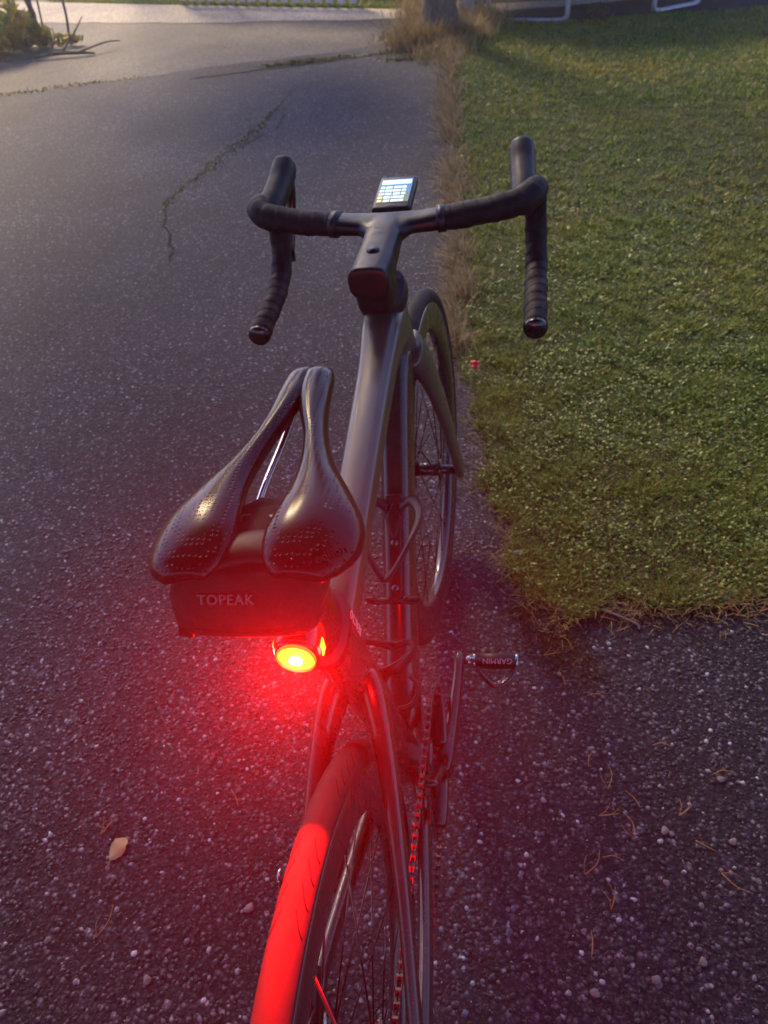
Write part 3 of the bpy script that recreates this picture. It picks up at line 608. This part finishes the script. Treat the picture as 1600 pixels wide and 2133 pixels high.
# bottle cages -------------------------------------------------------------
def cage(name,org,u,n,scale=1.0,lip=.055):
    org,u,n=map(lambda a:np.asarray(a,float),(org,u,n)); x=np.array([1,0,0])
    def q(a,b,c): return org+x*a+u*b+n*c
    base=join(sweep([q(0,-.030,.003),q(0,.02,.003),q(0,.075,.003),q(0,.105,.004),q(0,.125,.006)],[.009,.010,.010,.016,.011],[.0025]*5,n,12,3,5))
    c=P(name,base,matte)
    P('cage_plate',sweep([q(0,.062,.008),q(0,.088,.009),q(0,.112,.009)],[.002,.011,.002],[.002,.0025,.002],n,10,2.2,5),matte,parent=c)
    for s in(-1,1):
        P('cage_arm',sweep([q(s*.008,.108,.006),q(s*.026,.116,.010),q(s*.0375,.106,.026),q(s*.0405,.085,.046),q(s*.031,.056,.068),q(s*.016,.026,.0785),q(s*.004,.010,.082),q(0,.008,.082)],[.010,.009,.008,.006,.0045,.0045,.006,.007],[.003]*8,(0,0,1) if abs(u[2])<.9 else (0,1,0),10,2.6,6,transport=True),matte,parent=c)
        P('cage_hook',sweep([q(s*.006,-.024,.003),q(s*.026,-.026,.012),q(s*.034,-.022,.034),q(s*.02,-.020,.052)],[.006,.005,.005,.004],[.003]*4,(0,0,1) if abs(u[2])<.9 else (0,1,0),10,2.6,5,transport=True),matte,parent=c)
    for b in(-.008,.056):
        P('cage_bolt',cyl(q(0,b,.004),q(0,b,.0085),.0058,.0050),darksteel,parent=c); P('bolt_socket',cyl(q(0,b,.0084),q(0,b,.0089),.0028,k=6),matte,parent=c)
u=np.array([0,.707,.707]);n_=np.array([0,-.707,.707])
cage('bottle_cage',BB+u*.255+n_*.036,u,n_)
us=np.array([0,-sa,1.0]);us/=np.linalg.norm(us);nsx=np.array([0,us[2],-us[1]])
cage('bottle_cage',np.array(seat(.40))+nsx*.033,us,nsx)

# ------------------------------------------------------------------ tail light (lit)
LC=np.array([.005,-.215,.797]); lt=bike_thing('tail_light',LC-[0,0,.022],'small round red bicycle tail light glowing on the seat post below the saddle bag','light')
off=LC-[0,0,.022]
def PL(name,vf,m,parent=None,smooth=True): return part(name,vf,m,parent or lt,smooth,off=off)
hs=PL('housing',sweep([LC+[0,.024,0],LC+[0,.018,0],LC+[0,.004,0],LC+[0,-.006,-.001],LC+[0,-.010,-.001]],[.013,.0175,.0195,.0190,.0168],[.014,.0185,.0200,.0195,.0172],(0,0,1),32,2.3),redplastic)
def disc(c,r,z=.0,k=40,dome=0):
    V=[];F=[];rings=6
    for i in range(rings):
        rr=r*(1-i/rings)
        for a in np.linspace(0,2*pi,k,endpoint=False): V.append((c[0]+rr*cos(a),c[1]-dome*(1-(rr/r)**2),c[2]+rr*sin(a)))
    V.append((c[0],c[1]-dome,c[2]))
    for i in range(rings-1):
        for a in range(k): b=(a+1)%k; F.append((i*k+a,i*k+b,(i+1)*k+b,(i+1)*k+a))
    for a in range(k): F.append(((rings-1)*k+a,(rings-1)*k+(a+1)%k,len(V)-1))
    return V,F
LF=LC+[0,-.0104,-.001]
ln=PL('lens',disc(LF,.0150,dome=.003),lensm)
PL('lens_rim',tuple(np.asarray(a)[:, [0,1,2]]+LF if i==0 else a for i,a in enumerate((lambda v,f:(np.asarray(v)[:,[1,0,2]]*[1,-1,1],f))(*revolve([(.0158,-.0022),(.0158,.002),(.0146,.002),(.0146,-.0022)],40)))),mat('lens_rim_red',(.5,.05,.02),.2,emit=(1,.16,.01),estr=.8))
PL('led_core',disc(LF+[0,-.0032,0],.0055,dome=.001),corem)
for rr in (.0075,.0105): PL('lens_ring',tuple(np.asarray(a)+LF+[0,-.0022 if rr<.009 else -.0014,0] if i==0 else a for i,a in enumerate((lambda v,f:(np.asarray(v)[:,[1,0,2]]*[1,-1,1],f))(*revolve([(rr+.0004,-.0004),(rr+.0004,.0006),(rr-.0004,.0006),(rr-.0004,-.0004)],40)))),lensm,ln)
for s in (-1,1): PL('lamp_window',box(LC+[s*.0188,.001,-.001],(.0022,.009,.013),.001),sidem,hs)
PL('strap',sweep([LC+[-.003,.050,.002],LC+[-.003,.036,0],LC+[0,.022,0]],.014,.010,(0,0,1),20,2.4,3),matte)
# the lamp's own light: a red LED behind a lens that throws a cone backwards, plus scatter from the red body
spd=bpy.data.lights.new('tail_light_beam','SPOT'); spd.energy=64; spd.color=(1,.004,.003); spd.spot_size=radians(138); spd.spot_blend=.10; spd.shadow_soft_size=.006
spo=bpy.data.objects.new('tail_light_beam',spd); COL.objects.link(spo); spo.parent=lt; spo.location=(LF+[0,-.006,0]-off).tolist(); spo.rotation_euler=(-pi/2,0,0)
ptd=bpy.data.lights.new('tail_light_glow','POINT'); ptd.energy=2.2; ptd.color=(1,.004,.003); ptd.shadow_soft_size=.008
pto=bpy.data.objects.new('tail_light_glow',ptd); COL.objects.link(pto); pto.parent=lt; pto.location=(LF+[0,-.012,-.004]-off).tolist()
for s in (-1,1):
    wd=bpy.data.lights.new('side_window_glow','POINT'); wd.energy=.7; wd.color=(1,.004,.003); wd.shadow_soft_size=.006
    wob_=bpy.data.objects.new('side_window_glow',wd); COL.objects.link(wob_); wob_.parent=lt; wob_.location=(LC+[s*.028,-.004,-.004]-off).tolist()

# ------------------------------------------------------------------ saddle bag
B0=np.array([0,-.18,.80]); bag=bike_thing('saddle_bag',B0,'small dark fabric saddle bag strapped under the saddle above the tail light','bag')
def PB(name,vf,m,parent=None,smooth=True): return part(name,vf,m,parent or bag,smooth,off=B0)
def bag_rings():
    A=catmull(np.array([(-.256,-.010,.868,.046,.005),(-.2525,-.010,.8725,.050,.011),(-.246,-.010,.8775,.0525,.0175),(-.237,-.010,.8815,.054,.0235),(-.215,-.009,.880,.054,.0265),(-.19,-.008,.876,.051,.029),(-.165,-.005,.875,.045,.026),(-.150,-.003,.876,.034,.019)]),6); out=[]
    t=np.linspace(0,2*pi,36,endpoint=False); c,q=np.cos(t),np.sin(t); cx=np.sign(c)*abs(c)**.55; cz=np.sign(q)*abs(q)**.6
    for y,x,z,w,h in A: out.append(np.column_stack([x+w*cx,np.full(36,y)+.0012*np.sin(cx*9+z*300),z+h*cz+.0015*np.sin(cx*7+y*60)]))
    return loft(out)
body=bag_rings()
PB('body',body,bagm)
PB('piping',tube([(-.062,-.236,.864),(-.052,-.2525,.8625),(-.010,-.2555,.862),(.032,-.2525,.8625),(.042,-.236,.864)],.0022,8),bagm)
PB('strap_tab',box((-.059,-.246,.859),(.011,.003,.022),.001,ry(.25)),matte)
PB('buckle',box((-.055,-.2265,.905),(.014,.02,.004),.001),matte)
PB('lettering',lettering('TOPEAK',.0100,(-.018,-.2505,.8915),(1,.0,0),(0,.62,.8),.0012,1.12),greyprint,smooth=False)

# ------------------------------------------------------------------ bike computer
CC=np.array([0,.550,.8785]); comp=bike_thing('bike_computer',ST(CC),'small bike computer with a lit blue screen in front of the handlebar stem','bike computer')
tilt=rx(.143); offc=ST(CC)
def PC(name,vf,m,parent=None,smooth=True):
    v,f=vf; v=np.asarray(v)@tilt.T+CC; v=np.array([ST(p) for p in v])-offc
    return link(name,mesh(name,v,f,m,smooth),parent or comp)
PC('case',box((0,0,-.007),(.056,.092,.014),.005,seg=3),matte)
scr=mat('screen',(.01,.01,.01),.15); ns,l,b=nodes(scr); sp_=N(scr,'ShaderNodeSeparateXYZ'); l.new(coords(scr,'Generated'),sp_.inputs[0])
rp=ramp(scr,[(0,(.16,.17,.05)),(.3,(.10,.18,.14)),(.62,(.02,.20,.55)),(1,(.03,.16,.5))]); l.new(sp_.outputs['Y'],rp.inputs[0]); l.new(rp.outputs[0],b.inputs['Emission Color']); b.inputs['Emission Strength'].default_value=.45
sc_=PC('screen',([(-.0235,-.030,.0004),(.0235,-.030,.0004),(.0235,.036,.0004),(-.0235,.036,.0004)],[(0,1,2,3)]),scr,smooth=False)
sw=mat('screen_white',(.5,.5,.5),.3,emit=(.70,.92,1.0),estr=.42); syel=mat('screen_yellow',(.5,.5,.3),.3,emit=(1,.9,.45),estr=.33)
PC('screen_header',box((0,.0265,.0007),(.044,.0125,.0004),.0001),sw,sc_)
for i in range(5):
    for j,(xc,wd) in enumerate(((-.0185,.0075),(-.0085,.0105),(.0035,.012),(.0135,.0065))):
        PC('screen_text',box((xc+random.uniform(-.0005,.0005),-.0265+i*.0095,.0007),(wd*random.uniform(.85,1.05),.0062,.0004),.0001),syel if j==0 and i<3 else sw,sc_)
PC('brand_mark',box((0,-.0385,.0003),(.014,.0022,.0005),.0001),greyprint)

# ------------------------------------------------------------------ things behind
# trampoline
tr=bpy.data.objects.new('trampoline',None); COL.objects.link(tr); tr.location=(.75,8.2,0); tag(tr,'garden trampoline on galvanised U shaped legs at the back of the lawn','trampoline')
galv=wear(mat('galvanised_tube',(.42,.42,.46),.38,.75),20,.3)
TC=np.array([.75,8.2,0]); TRr=1.48; TH=.86
def PT(name,vf,m,smooth=True): return part(name,vf,m,tr,smooth,off=TC)
PT('ring',tube([TC+[TRr*cos(a),TRr*sin(a),TH] for a in np.linspace(0,2*pi,49)],.021,10,2),galv)
PT('mat',([TC+[1.2*cos(a),1.2*sin(a),TH-.01] for a in np.linspace(0,2*pi,48,endpoint=False)]+[TC+[1.2*cos(a),1.2*sin(a),TH-.016] for a in np.linspace(0,2*pi,48,endpoint=False)],[tuple(range(48)),tuple(range(95,47,-1))]),matte,False)
padm=mat('pad_vinyl',(.02,.03,.08),.5)
PT('edge_pad',(lambda v,f:(np.asarray(v)[:,[1,2,0]]+TC+[0,0,TH+.02],f))(*revolve([(1.52,-.012),(1.52,.012),(1.18,.012),(1.18,-.012)],64)),padm)
for ax,ay,bx,by in ((.0,6.97,.63,6.76),(1.31,6.86,1.70,7.10),(-.55,8.9,-.2,9.45),(1.9,9.2,2.2,8.6)):
    A=np.array([ax,ay,0.]);Bq=np.array([bx,by,0.])
    def ro(p): d=p-TC; d[2]=0; d=d/np.linalg.norm(d)*TRr; return np.array([TC[0]+d[0],TC[1]+d[1],TH])
    d=(Bq-A)/np.linalg.norm(Bq-A); e=.06
    PT('leg',tube([ro(A.copy()),A+[0,0,.5],A+[0,0,e+.021],A+d*.02+[0,0,.035],A+d*e+[0,0,.021],(A+Bq)/2+[0,0,.021],Bq-d*e+[0,0,.021],Bq-d*.02+[0,0,.035],Bq+[0,0,e+.021],Bq+[0,0,.5],ro(Bq.copy())],.019,10,4),galv)
# leaf clumps
def leaves(n,c,rad,size,r,flat=1.0,keep=None):
    d=r.normal(size=(n,3)); d/=np.linalg.norm(d,axis=1)[:,None]; rr=r.uniform(.35,1,n)**.5
    p=np.asarray(c)+d*rr[:,None]*np.asarray(rad); 
    a=r.normal(size=(n,3)); a/=np.linalg.norm(a,axis=1)[:,None]; b=np.cross(a,r.normal(size=(n,3))); b/=np.linalg.norm(b,axis=1)[:,None]
    s=size*r.uniform(.6,1.3,n)[:,None]
    V=np.stack([p-a*s,p+b*s*.45,p+a*s,p-b*s*.45],1).reshape(-1,3); i=np.arange(n)*4
    return V,np.stack([i,i+1,i+2,i+3],1)
def leafobj(name,chunks,m,parent,off):
    V=[];F=[];n=0
    for v,f in chunks:
        k=v[:,2].reshape(-1,4).min(1)>.004; v=v.reshape(-1,4,3)[k].reshape(-1,3); f=np.arange(len(v)).reshape(-1,4)
        V.append(v-np.asarray(off)); F.append(f+n); n+=len(v)
    return link(name,mesh(name,np.concatenate(V),np.concatenate(F),m,False),parent)
def trunk(path,radii,seed,k=18):
    v,f=sweep(path,radii,radii,(0,1,0),k,2.0,8,transport=True); rr=np.random.default_rng(seed)
    v=np.asarray(v); ph=rr.uniform(0,6,4)
    v=v+np.stack([np.sin(v[:,2]*21+ph[0])*.006+np.sin(v[:,2]*47+v[:,1]*60)*.004,np.sin(v[:,2]*17+ph[1])*.006+np.cos(v[:,2]*39+v[:,0]*70)*.004,0*v[:,2]],1); return v,f
def tree(base,name,label,tp,tr_,seed,crownc=None,m=barkm,nl=900,ls=.06,tufts=True):
    o=bpy.data.objects.new(name,None); COL.objects.link(o); o.location=base; tag(o,label,'tree'); B=np.array(base); r=np.random.default_rng(seed)
    part('trunk',trunk([B+np.array(p) for p in tp],tr_,seed),m,o,off=B)
    for i in range(6):
        a=i*1.05+seed; z=tp[-2][2]*(.72+.05*i); s=B+np.array(tp[-2])*[1,1,0]+[0,0,z]
        part('limb',tube([s,s+[.3*cos(a),.3*sin(a),.25],s+[.7*cos(a),.7*sin(a),.55]],[.035,.022,.008],8),m,o,off=B)
    if crownc:
        leafobj('crown',[leaves(nl,B+np.array(c),rad,ls,r) for c,rad in crownc],crownm,o,B)
    return o
tree((-.36,6.45,0),'tree','rough brown tree trunk with dry grass round its foot at the driveway edge',[(0,0,-.05),(0,0,.06),(-.01,.03,.3),(-.03,.08,.8),(-.03,.12,1.6),(-.02,.15,2.6),(0,.15,3.4)],[.24,.17,.125,.11,.10,.09,.05],3,
     crownc=[((.0,.5,3.6),(1.0,1.0,.8)),((-.5,.9,4.3),(.9,.9,.7)),((.5,.8,4.4),(.9,.9,.7)),((0,.7,5.1),(.7,.7,.6))])
birchm=mat('pale_bark',(.34,.31,.28),.85); ns,l,b=nodes(birchm)
nz=N(birchm,'ShaderNodeTexNoise',Scale=14.0,Detail=6.0); l.new(coords(birchm),nz.inputs['Vector']); rp=ramp(birchm,[(.4,(.10,.085,.075)),(.56,(.36,.33,.30)),(1,(.45,.42,.38))]); l.new(nz.outputs['Fac'],rp.inputs[0]); l.new(rp.outputs[0],b.inputs['Base Color'])
tree((-.16,7.25,0),'tree','pale grey slimmer tree trunk right behind the rough brown trunk',[(0,0,-.05),(0,0,.1),(.01,.02,.5),(.03,.03,1.2),(.05,.05,2.6),(.08,.05,3.6)],[.14,.115,.10,.09,.075,.04],5,m=birchm,
     crownc=[((.1,.3,4.0),(.8,.8,.7)),((.2,.5,4.9),(.7,.7,.7))])
# unseen pine, suggested by the needles, added behind the camera to shade near asphalt
pn=bpy.data.objects.new('shade_pine',None); COL.objects.link(pn); pn.location=(1.5,-3.0,0); tag(pn,'unseen pine tree added behind the camera to shade the near asphalt','tree'); B=np.array((1.5,-3.0,0)); r=np.random.default_rng(77)
part('trunk',trunk([B+[0,0,-.05],B+[0,0,.3],B+[.02,.03,1.5],B+[0,.05,3.0],B+[0,.05,5.5]],[.24,.19,.16,.14,.05],7),barkm,pn,off=B)
for i,(x,y,z) in enumerate(((-3.4,-.5,2.7),(-2.6,1.2,2.9),(-1.4,1.7,3.0),(0,1.9,3.0),(.9,1.2,2.8),(-3.2,-2.0,3.0),(-1.5,-1.6,3.0),(.8,-1.2,3.2))): part('shade_bough',tube([B+[0,.04,z-.6],B+[x*.5,y*.5,z],B+[x,y,z-.1]],[.05,.035,.012],8),barkm,pn,off=B)
leafobj('crown',[leaves(2000,B+np.array(c),(1.15,1.05,.45),.13,r) for c in ((-3.6,-.6,2.75),(-2.8,1.0,2.9),(-1.6,1.5,3.1),(-.6,1.3,3.1),(-3.4,-2.2,2.9),(-1.9,-.4,3.1),(-.6,.2,3.4),(-1.7,-2.0,3.0),(.3,-1.2,3.2),(1.2,-.2,3.1),(-.2,.1,4.2),(-4.6,.4,2.9),(-3.2,2.4,2.75),(-2.0,2.6,2.75),(-1.0,2.4,2.8),(-4.4,1.8,2.8),(-2.6,3.0,2.8),(-1.4,3.0,2.8))],crownm,pn,B)
# tufts of tall dry grass round the trunks
ch=[]; r=np.random.default_rng(31)
for cx,cy,n,sx,sy,h0,h1 in ((-.45,6.2,1500,.13,.07,.08,.28),(-.55,6.45,900,.10,.10,.1,.3),(-.18,6.30,1200,.09,.08,.08,.26),(-.02,6.75,900,.09,.08,.1,.3),(-.3,5.9,900,.10,.15,.06,.2),(-.5,7.15,700,.15,.15,.1,.3),(-.62,7.7,500,.1,.15,.1,.25)):
    x=r.normal(cx,sx,n);y=r.normal(cy,sy,n); ch.append(blades(x,y,.0,r.uniform(h0,h1,n),.006*r.uniform(.5,1.2,n),.9,None,.9,r))
o=blade_obj('tall_dry_grass',ch,drym); tag(o,'tall brown dry grass tufts round the feet of the tree trunks','dry grass',kind='stuff')
# small green plant in front of the trampoline
def shrub(name,base,label,chunks,stems,m,seed,cat='shrub'):
    o=bpy.data.objects.new(name,None); COL.objects.link(o); o.location=base; tag(o,label,cat); B=np.array(base); r=np.random.default_rng(seed)
    leafobj('foliage',[leaves(n,B+np.array(c),rad,ls,r) for n,c,rad,ls in chunks],m,o,B)
    for p,rad in stems: part('stem',tube([B+np.array(q) for q in p],rad,7),barkm,o,off=B)
    return o
shrub('shrub',(.86,6.72,0),'small dark green plant at the front of the trampoline',[(420,(0,0,.06),(.10,.07,.08),.018)],[([(0,0,0),(.01,0,.06),(.0,.02,.12)],.006)],darkleaf,41)
shrub('shrub',(-4.6,7.0,0),'yellow and orange autumn shrub at the left edge of the shoulder',[(1500,(.0,0,.22),(.55,.40,.26),.045),(900,(-.5,.2,.35),(.6,.5,.38),.05),(500,(.25,.22,.10),(.35,.2,.12),.04),(260,(.55,.22,.05),(.35,.10,.05),.035),(300,(-.15,-.35,.10),(.4,.2,.12),.04)],
   [([(.30,.25,0),(.26,.35,.35),(.18,.4,.75)],.013),([(.47,.30,0),(.46,.4,.3),(.47,.45,.7)],.009),([(.68,.36,0),(.70,.42,.3),(.63,.5,.75)],.012),([(0,0,0),(.05,0,.3),(0,.1,.6)],.012)],leafm,42)
tree((-4.7,10.9,0),'tree','unseen tree added beyond the road to shade the far driveway',[(0,0,-.05),(.0,.0,.1),(-.02,.03,.8),(.05,.05,2.4),(.1,.0,4.2),(.1,.0,5.2)],[.16,.13,.11,.10,.08,.04],12,nl=1500,ls=.11,  # out of view, added to keep the sun off the far driveway
     crownc=[((0,-.9,4.4),(1.1,.9,.5)),((.2,.3,4.5),(1.2,1.0,.6)),((-.2,1.1,4.7),(1.1,.9,.6)),((.0,0,5.2),(1.0,1.1,.5))])
tree((-4.25,7.45,0),'tree','slender young tree rising out of the autumn shrub at the left edge',[(0,0,-.05),(.0,.0,.1),(-.02,.03,.6),(.05,-.05,2.6),(.12,-.1,4.8),(.2,-.15,6.4)],[.035,.03,.028,.026,.022,.012],8,nl=1300,ls=.10,
     crownc=[((.3,-.3,6.0),(1.1,1.1,.8)),((.9,-1.2,5.2),(.9,.9,.6)),((-.2,.4,6.8),(1.1,1.1,.7)),((.2,-.1,6.4),(1.1,1.1,.6)),((-.6,.5,5.0),(1.0,1.0,.6)),((-1.0,.9,6.0),(1.0,1.0,.7)),((-.3,-.5,5.2),(.9,.9,.5))])  # unseen crown, raised and spread to shade the bicycle and near driveway
# dead twig lying on the shoulder
tw=bpy.data.objects.new('dead_branch',None); COL.objects.link(tw); tw.location=(-3.72,6.72,0); tag(tw,'dead forked branch lying on the grey shoulder beside the autumn shrub','branch'); B=np.array((-3.72,6.72,0))
part('stem',tube([B+[-.22,-.05,.02],B+[0,0,.03],B+[.22,.02,.02],B+[.32,.0,.015]],[.012,.014,.012,.008],8),barkm,tw,off=B)
for p in ([(.02,0,.03),(.12,.15,.16),(.16,.3,.25)],[(.18,.02,.03),(.36,.2,.06),(.46,.28,.05)],[(-.1,-.02,.03),(-.05,.08,.12),(-.08,.16,.2)]): part('twig',tube([B+np.array(q) for q in p],[.009,.007,.004],7),barkm,tw,off=B)
# fence beyond the road, with the hedge behind it
fn=bpy.data.objects.new('picket_fence',None); COL.objects.link(fn); fn.location=(-2.2,9.1,0); tag(fn,'pale picket fence on the grass verge beyond the road','fence'); B=np.array((-2.2,9.1,0))
pick=wear(mat('weathered_white_paint',(.62,.60,.58),.6),8,.2,.75)
F0,F1=np.array((-3.42,9.27,0)),np.array((-1.33,8.27,0)); nP=17
pm=mesh('picket',*box((0,0,.50),(.075,.022,.95),.004),pick,False)
ang=atan2((F1-F0)[1],(F1-F0)[0])
for i in range(nP):
    o=link('picket',pm,fn); p=F0+(F1-F0)*i/(nP-1)-B; o.location=p.tolist(); o.rotation_euler=(random.uniform(-.02,.02),random.uniform(-.02,.02),ang)
for z in(.3,.8):
    c=(F0+F1)/2-B; v,f=box((0,0,0),(np.linalg.norm(F1-F0)+.1,.03,.07),.004); R=rz(ang); v=v@R.T+c+[0,0,z]+R@np.array([0,.027,0]); part('rail',(v,f),pick,fn,False)
def hedge(base,label,chunks,seed):
    return shrub('hedge',base,label,chunks,[([(0,0,0),(.02,0,.3),(0,.03,.6)],.03)],darkleaf,seed,'hedge')
hedge((-2.6,10.4,0),'dark hedge behind the picket fence beyond the road',[(1800,(x,-.5*x,.45),(.6,.4,.6),.06) for x in (-1.2,-.4,.5,1.2)],51)
hedge((-.5,9.6,0),'dark bushes beyond the road left of the tree trunks',[(2200,(-.3,0,.5),(.7,.45,.6),.06),(1800,(.35,.1,.5),(.5,.4,.6),.06)],52)
hedge((.5,8.9,0),'low dark bushes with yellow leaves behind the trampoline',[(1500,(-.25,.1,.3),(.35,.3,.4),.05),(1200,(.3,.0,.3),(.35,.3,.4),.05),(1200,(.9,-.1,.3),(.4,.3,.4),.05)],53)
# grass verge beyond the road
ch=[]; n=9000; t=r.uniform(0,1,n); x=-5.5+t*5.0; y=np.interp(x,[-6.51,-3.32,-1.35,-.86,0],[10.68,9.12,8.18,7.95,7.88])+np.abs(r.normal(0,.20,n))
ch.append(blades(x,y,-.01,r.uniform(.02,.05,n),.012*r.uniform(.5,1.2,n),1.0,None,.5,r))
o=blade_obj('verge_grass',ch,grassm); tag(o,'bright green grass verge beyond the lit road','grass',kind='stuff')

# ------------------------------------------------------------------ small things on the ground
def small(name,label,cat,group=None,loc=(0,0,0)):
    o=bpy.data.objects.new(name,None); COL.objects.link(o); o.location=loc; return tag(o,label,cat,group)
# fallen leaf
lm=mat('fallen_leaf',(.55,.40,.18),.6); wear(lm,60,.2,.7)
V=[];out=[(0,-.022),(.007,-.016),(.013,-.006),(.014,.004),(.010,.010),(.012,.014),(.004,.019),(0,.021),(-.006,.017),(-.012,.010),(-.014,.002),(-.011,-.010),(-.005,-.018)]
V=[(x,y,.004+.004*abs(x)/.014+.003*sin(y*160)) for x,y in out]+[(0,0,.003)]; F=[(i,(i+1)%13,13) for i in range(13)]
o=link('fallen_leaf',mesh('fallen_leaf',V,F,lm)); o.location=(-.52,-.05,0); o.rotation_euler=(.05,.08,-.35); tag(o,'yellowish tan fallen leaf lying alone on the asphalt to the left','leaf')
s_=o.modifiers.new('t','SOLIDIFY'); s_.thickness=.0006
part('leaf_stalk',tube([(0,-.020,.004),(.002,-.028,.005),(.001,-.036,.003)],.0006,6),lm,o)
# red flower
flm=mat('red_petal',(.85,.02,.02),.45); stemm=mat('flower_stem',(.16,.14,.05),.6)
fl=small('flower','tiny red flower on a thin stem at the edge of the lawn','flower',None,(.035,1.24,0)); B=np.array((.035,1.24,0)); tip=B+[.012,.075,.135]
part('stem',tube([B,B+[.0,.02,.05],B+[.006,.05,.1],tip],.0011,6),stemm,fl,off=B)
for i,(dx,dy,dz) in enumerate(((0,0,.002),(.007,.002,-.003),(-.006,.002,.0),(.003,-.002,-.010),(-.003,.0,-.014),(.004,.001,-.017))):
    v,f=sweep([tip+[dx,dy,dz-.004],tip+[dx,dy,dz],tip+[dx,dy,dz+.004]],[.0035,.0070,.003],[.0035,.0070,.003],(0,1,0),10,2,4); part('petal',(v,f),flm,fl,off=B)
# sticks
stk=wear(mat('dead_wood',(.30,.23,.17),.7),40,.2,.6)
o=part('stick',tube([(.305,.532,.010),(.345,.52,.012),(.40,.494,.008),(.408,.481,.004)],[.0024,.0022,.0022,.0014],8),stk,None); tag(o,'thin pale dry stick at the corner of the lawn on asphalt','stick')
o=part('stick',tube([(.128,.678,.008),(.15,.684,.012),(.178,.69,.014)],[.0035,.0042,.0035],8),wear(mat('bleached_wood',(.45,.42,.38),.7),40,.2,.6),None); tag(o,'short thick bleached piece of wood stuck in the lawn edge','stick')
o=part('stick',tube([(-.26,.93,.004),(-.20,.955,.007),(-.12,.97,.004)],[.0013,.0013,.001],8),stk,None); tag(o,'thin pale twig on the asphalt behind the saddle nose','stick')
# pine needles, in pairs
ndm=island_mat('pine_needle_dry',[(0,(.30,.12,.035)),(.6,(.42,.20,.06)),(1,(.22,.09,.03))],.5)
def needle_mesh(k,seed):
    r=random.Random(seed); vf=[]
    for i in range(k):
        L=r.uniform(.032,.05); a=(i-(k-1)/2)*r.uniform(.18,.4); c=r.uniform(-.008,.008)
        vf.append(tube([(0,0,.0016),(L*.5*cos(a)+0*c,L*.5*sin(a)+c,.004),(L*cos(a),L*sin(a),.0016)],[.0007,.0007,.0003],5,4))
    return mesh('pine_needle',*join(*vf),ndm)
nms=[needle_mesh(2,1),needle_mesh(2,2),needle_mesh(3,3),needle_mesh(1,4)]
spots=[(.28,.16,1.4),(.31,.12,1.7),(.29,.07,.5),(.36,.09,2.2),(.395,.21,.2),(.345,.035,2.1),(.42,.08,1.0),(.44,.04,-.5),(.29,0.0,.1),(.26,-.03,1.2),(.295,-.08,1.6),(.26,-.15,1.5),(.49,.16,.4),(.47,-.01,-.4),(.21,.40,.6),(.25,.33,1.9),(.29,.31,.1),(.27,.42,2.5),(.36,.47,.8),(.47,.50,2.2),(.53,.53,1.0),(.56,.50,1.6),(.61,.52,2.3),(.18,.52,.9),(.20,.49,2.0),(.16,.60,.3),(.135,.72,1.2),(.12,.80,.4),(.10,.90,2.0),(.24,.51,2.6),(.38,.52,.2),(.33,.50,-.3),(.43,.52,1.9),(-.50,-.19,1.6),(-.56,-.03,1.4),(-.33,.04,2.2),(.24,.51,1.2),(.20,.55,1.8),(.65,.53,.7),(.15,.64,2.4)]
for i,(x,y,a) in enumerate(spots):
    o=link('pine_needle',nms[i%4]); o.location=(x,y,.006 if y<.5 else .016); o.rotation_euler=(0,0,a); tag(o,'thin dry orange pine needle lying on the asphalt or at the lawn edge','pine needle','dry pine needles')
# loose pebbles big enough to pick up
pebm=island_mat('pebble_stone',[(0,(.06,.05,.05)),(.5,(.11,.09,.09)),(1,(.19,.165,.16))],.6)
def pebble(seed):
    r=np.random.default_rng(seed); bm=bmesh.new(); bmesh.ops.create_icosphere(bm,subdivisions=2,radius=1)
    for v in bm.verts: v.co=v.co*(1+.18*sin(v.co.x*3+seed)*cos(v.co.y*2.7+seed*2)+r.normal()*.05); v.co.z*=.62; v.co.x*=1.25
    me=bpy.data.meshes.new('pebble'); bm.to_mesh(me); bm.free(); me.materials.append(pebm); return me
pbm=[pebble(i) for i in range(6)]
for i,(x,y,s,lb) in enumerate(((.503,.155,.0075,'rounded grey pebble on the asphalt farthest right below the lawn'),(.395,.055,.0075,'larger of two grey pebbles lying close together right of the bicycle'),(.405,.051,.005,'smaller of two grey pebbles lying close together right of the bicycle'),(.50,.045,.007,'grey pebble at the right edge of the asphalt'),(.385,-.03,.006,'brownish pebble among pine needles right of the rear wheel'),(.35,-.17,.008,'biggest pebble at the bottom right of the asphalt'),(.42,-.14,.007,'grey pebble near the bottom right corner'),(.262,-.195,.007,'pebble at the bottom edge just right of the rear wheel'),(-.27,-.125,.008,'grey pebble left of the rear tyre'),(-.40,-.24,.0075,'pebble at the bottom edge left of the rear tyre'),(-.58,-.20,.006,'pebble in the bottom left corner'),(.24,.36,.006,'small pale pebble below the lawn corner near the pedal'))):
    o=link('pebble',pbm[i%6]); s*=.8; o.location=(x,y,s*.45); o.scale=(s,s,s); o.rotation_euler=(0,0,i*1.3); tag(o,lb,'pebble','loose pebbles on the asphalt')

# ------------------------------------------------------------------ haze added to give the tail light its red glow
hz=mat('glow_haze',(.5,.5,.5)); nt=hz.node_tree; nt.nodes.remove(nt.nodes['Principled BSDF'])
pv=nt.nodes.new('ShaderNodeVolumePrincipled'); pv.inputs['Color'].default_value=(.9,.9,.92,1); pv.inputs['Density'].default_value=.0065; pv.inputs['Anisotropy'].default_value=0.75
nt.links.new(pv.outputs[0],nt.nodes['Material Output'].inputs['Volume'])
hv,hf=box((0,4,6),(44,44,14.1)); o=link('haze',mesh('haze',hv,hf,hz,False)); tag(o,'faint haze added round the whole scene for the red glow','haze',kind='stuff')
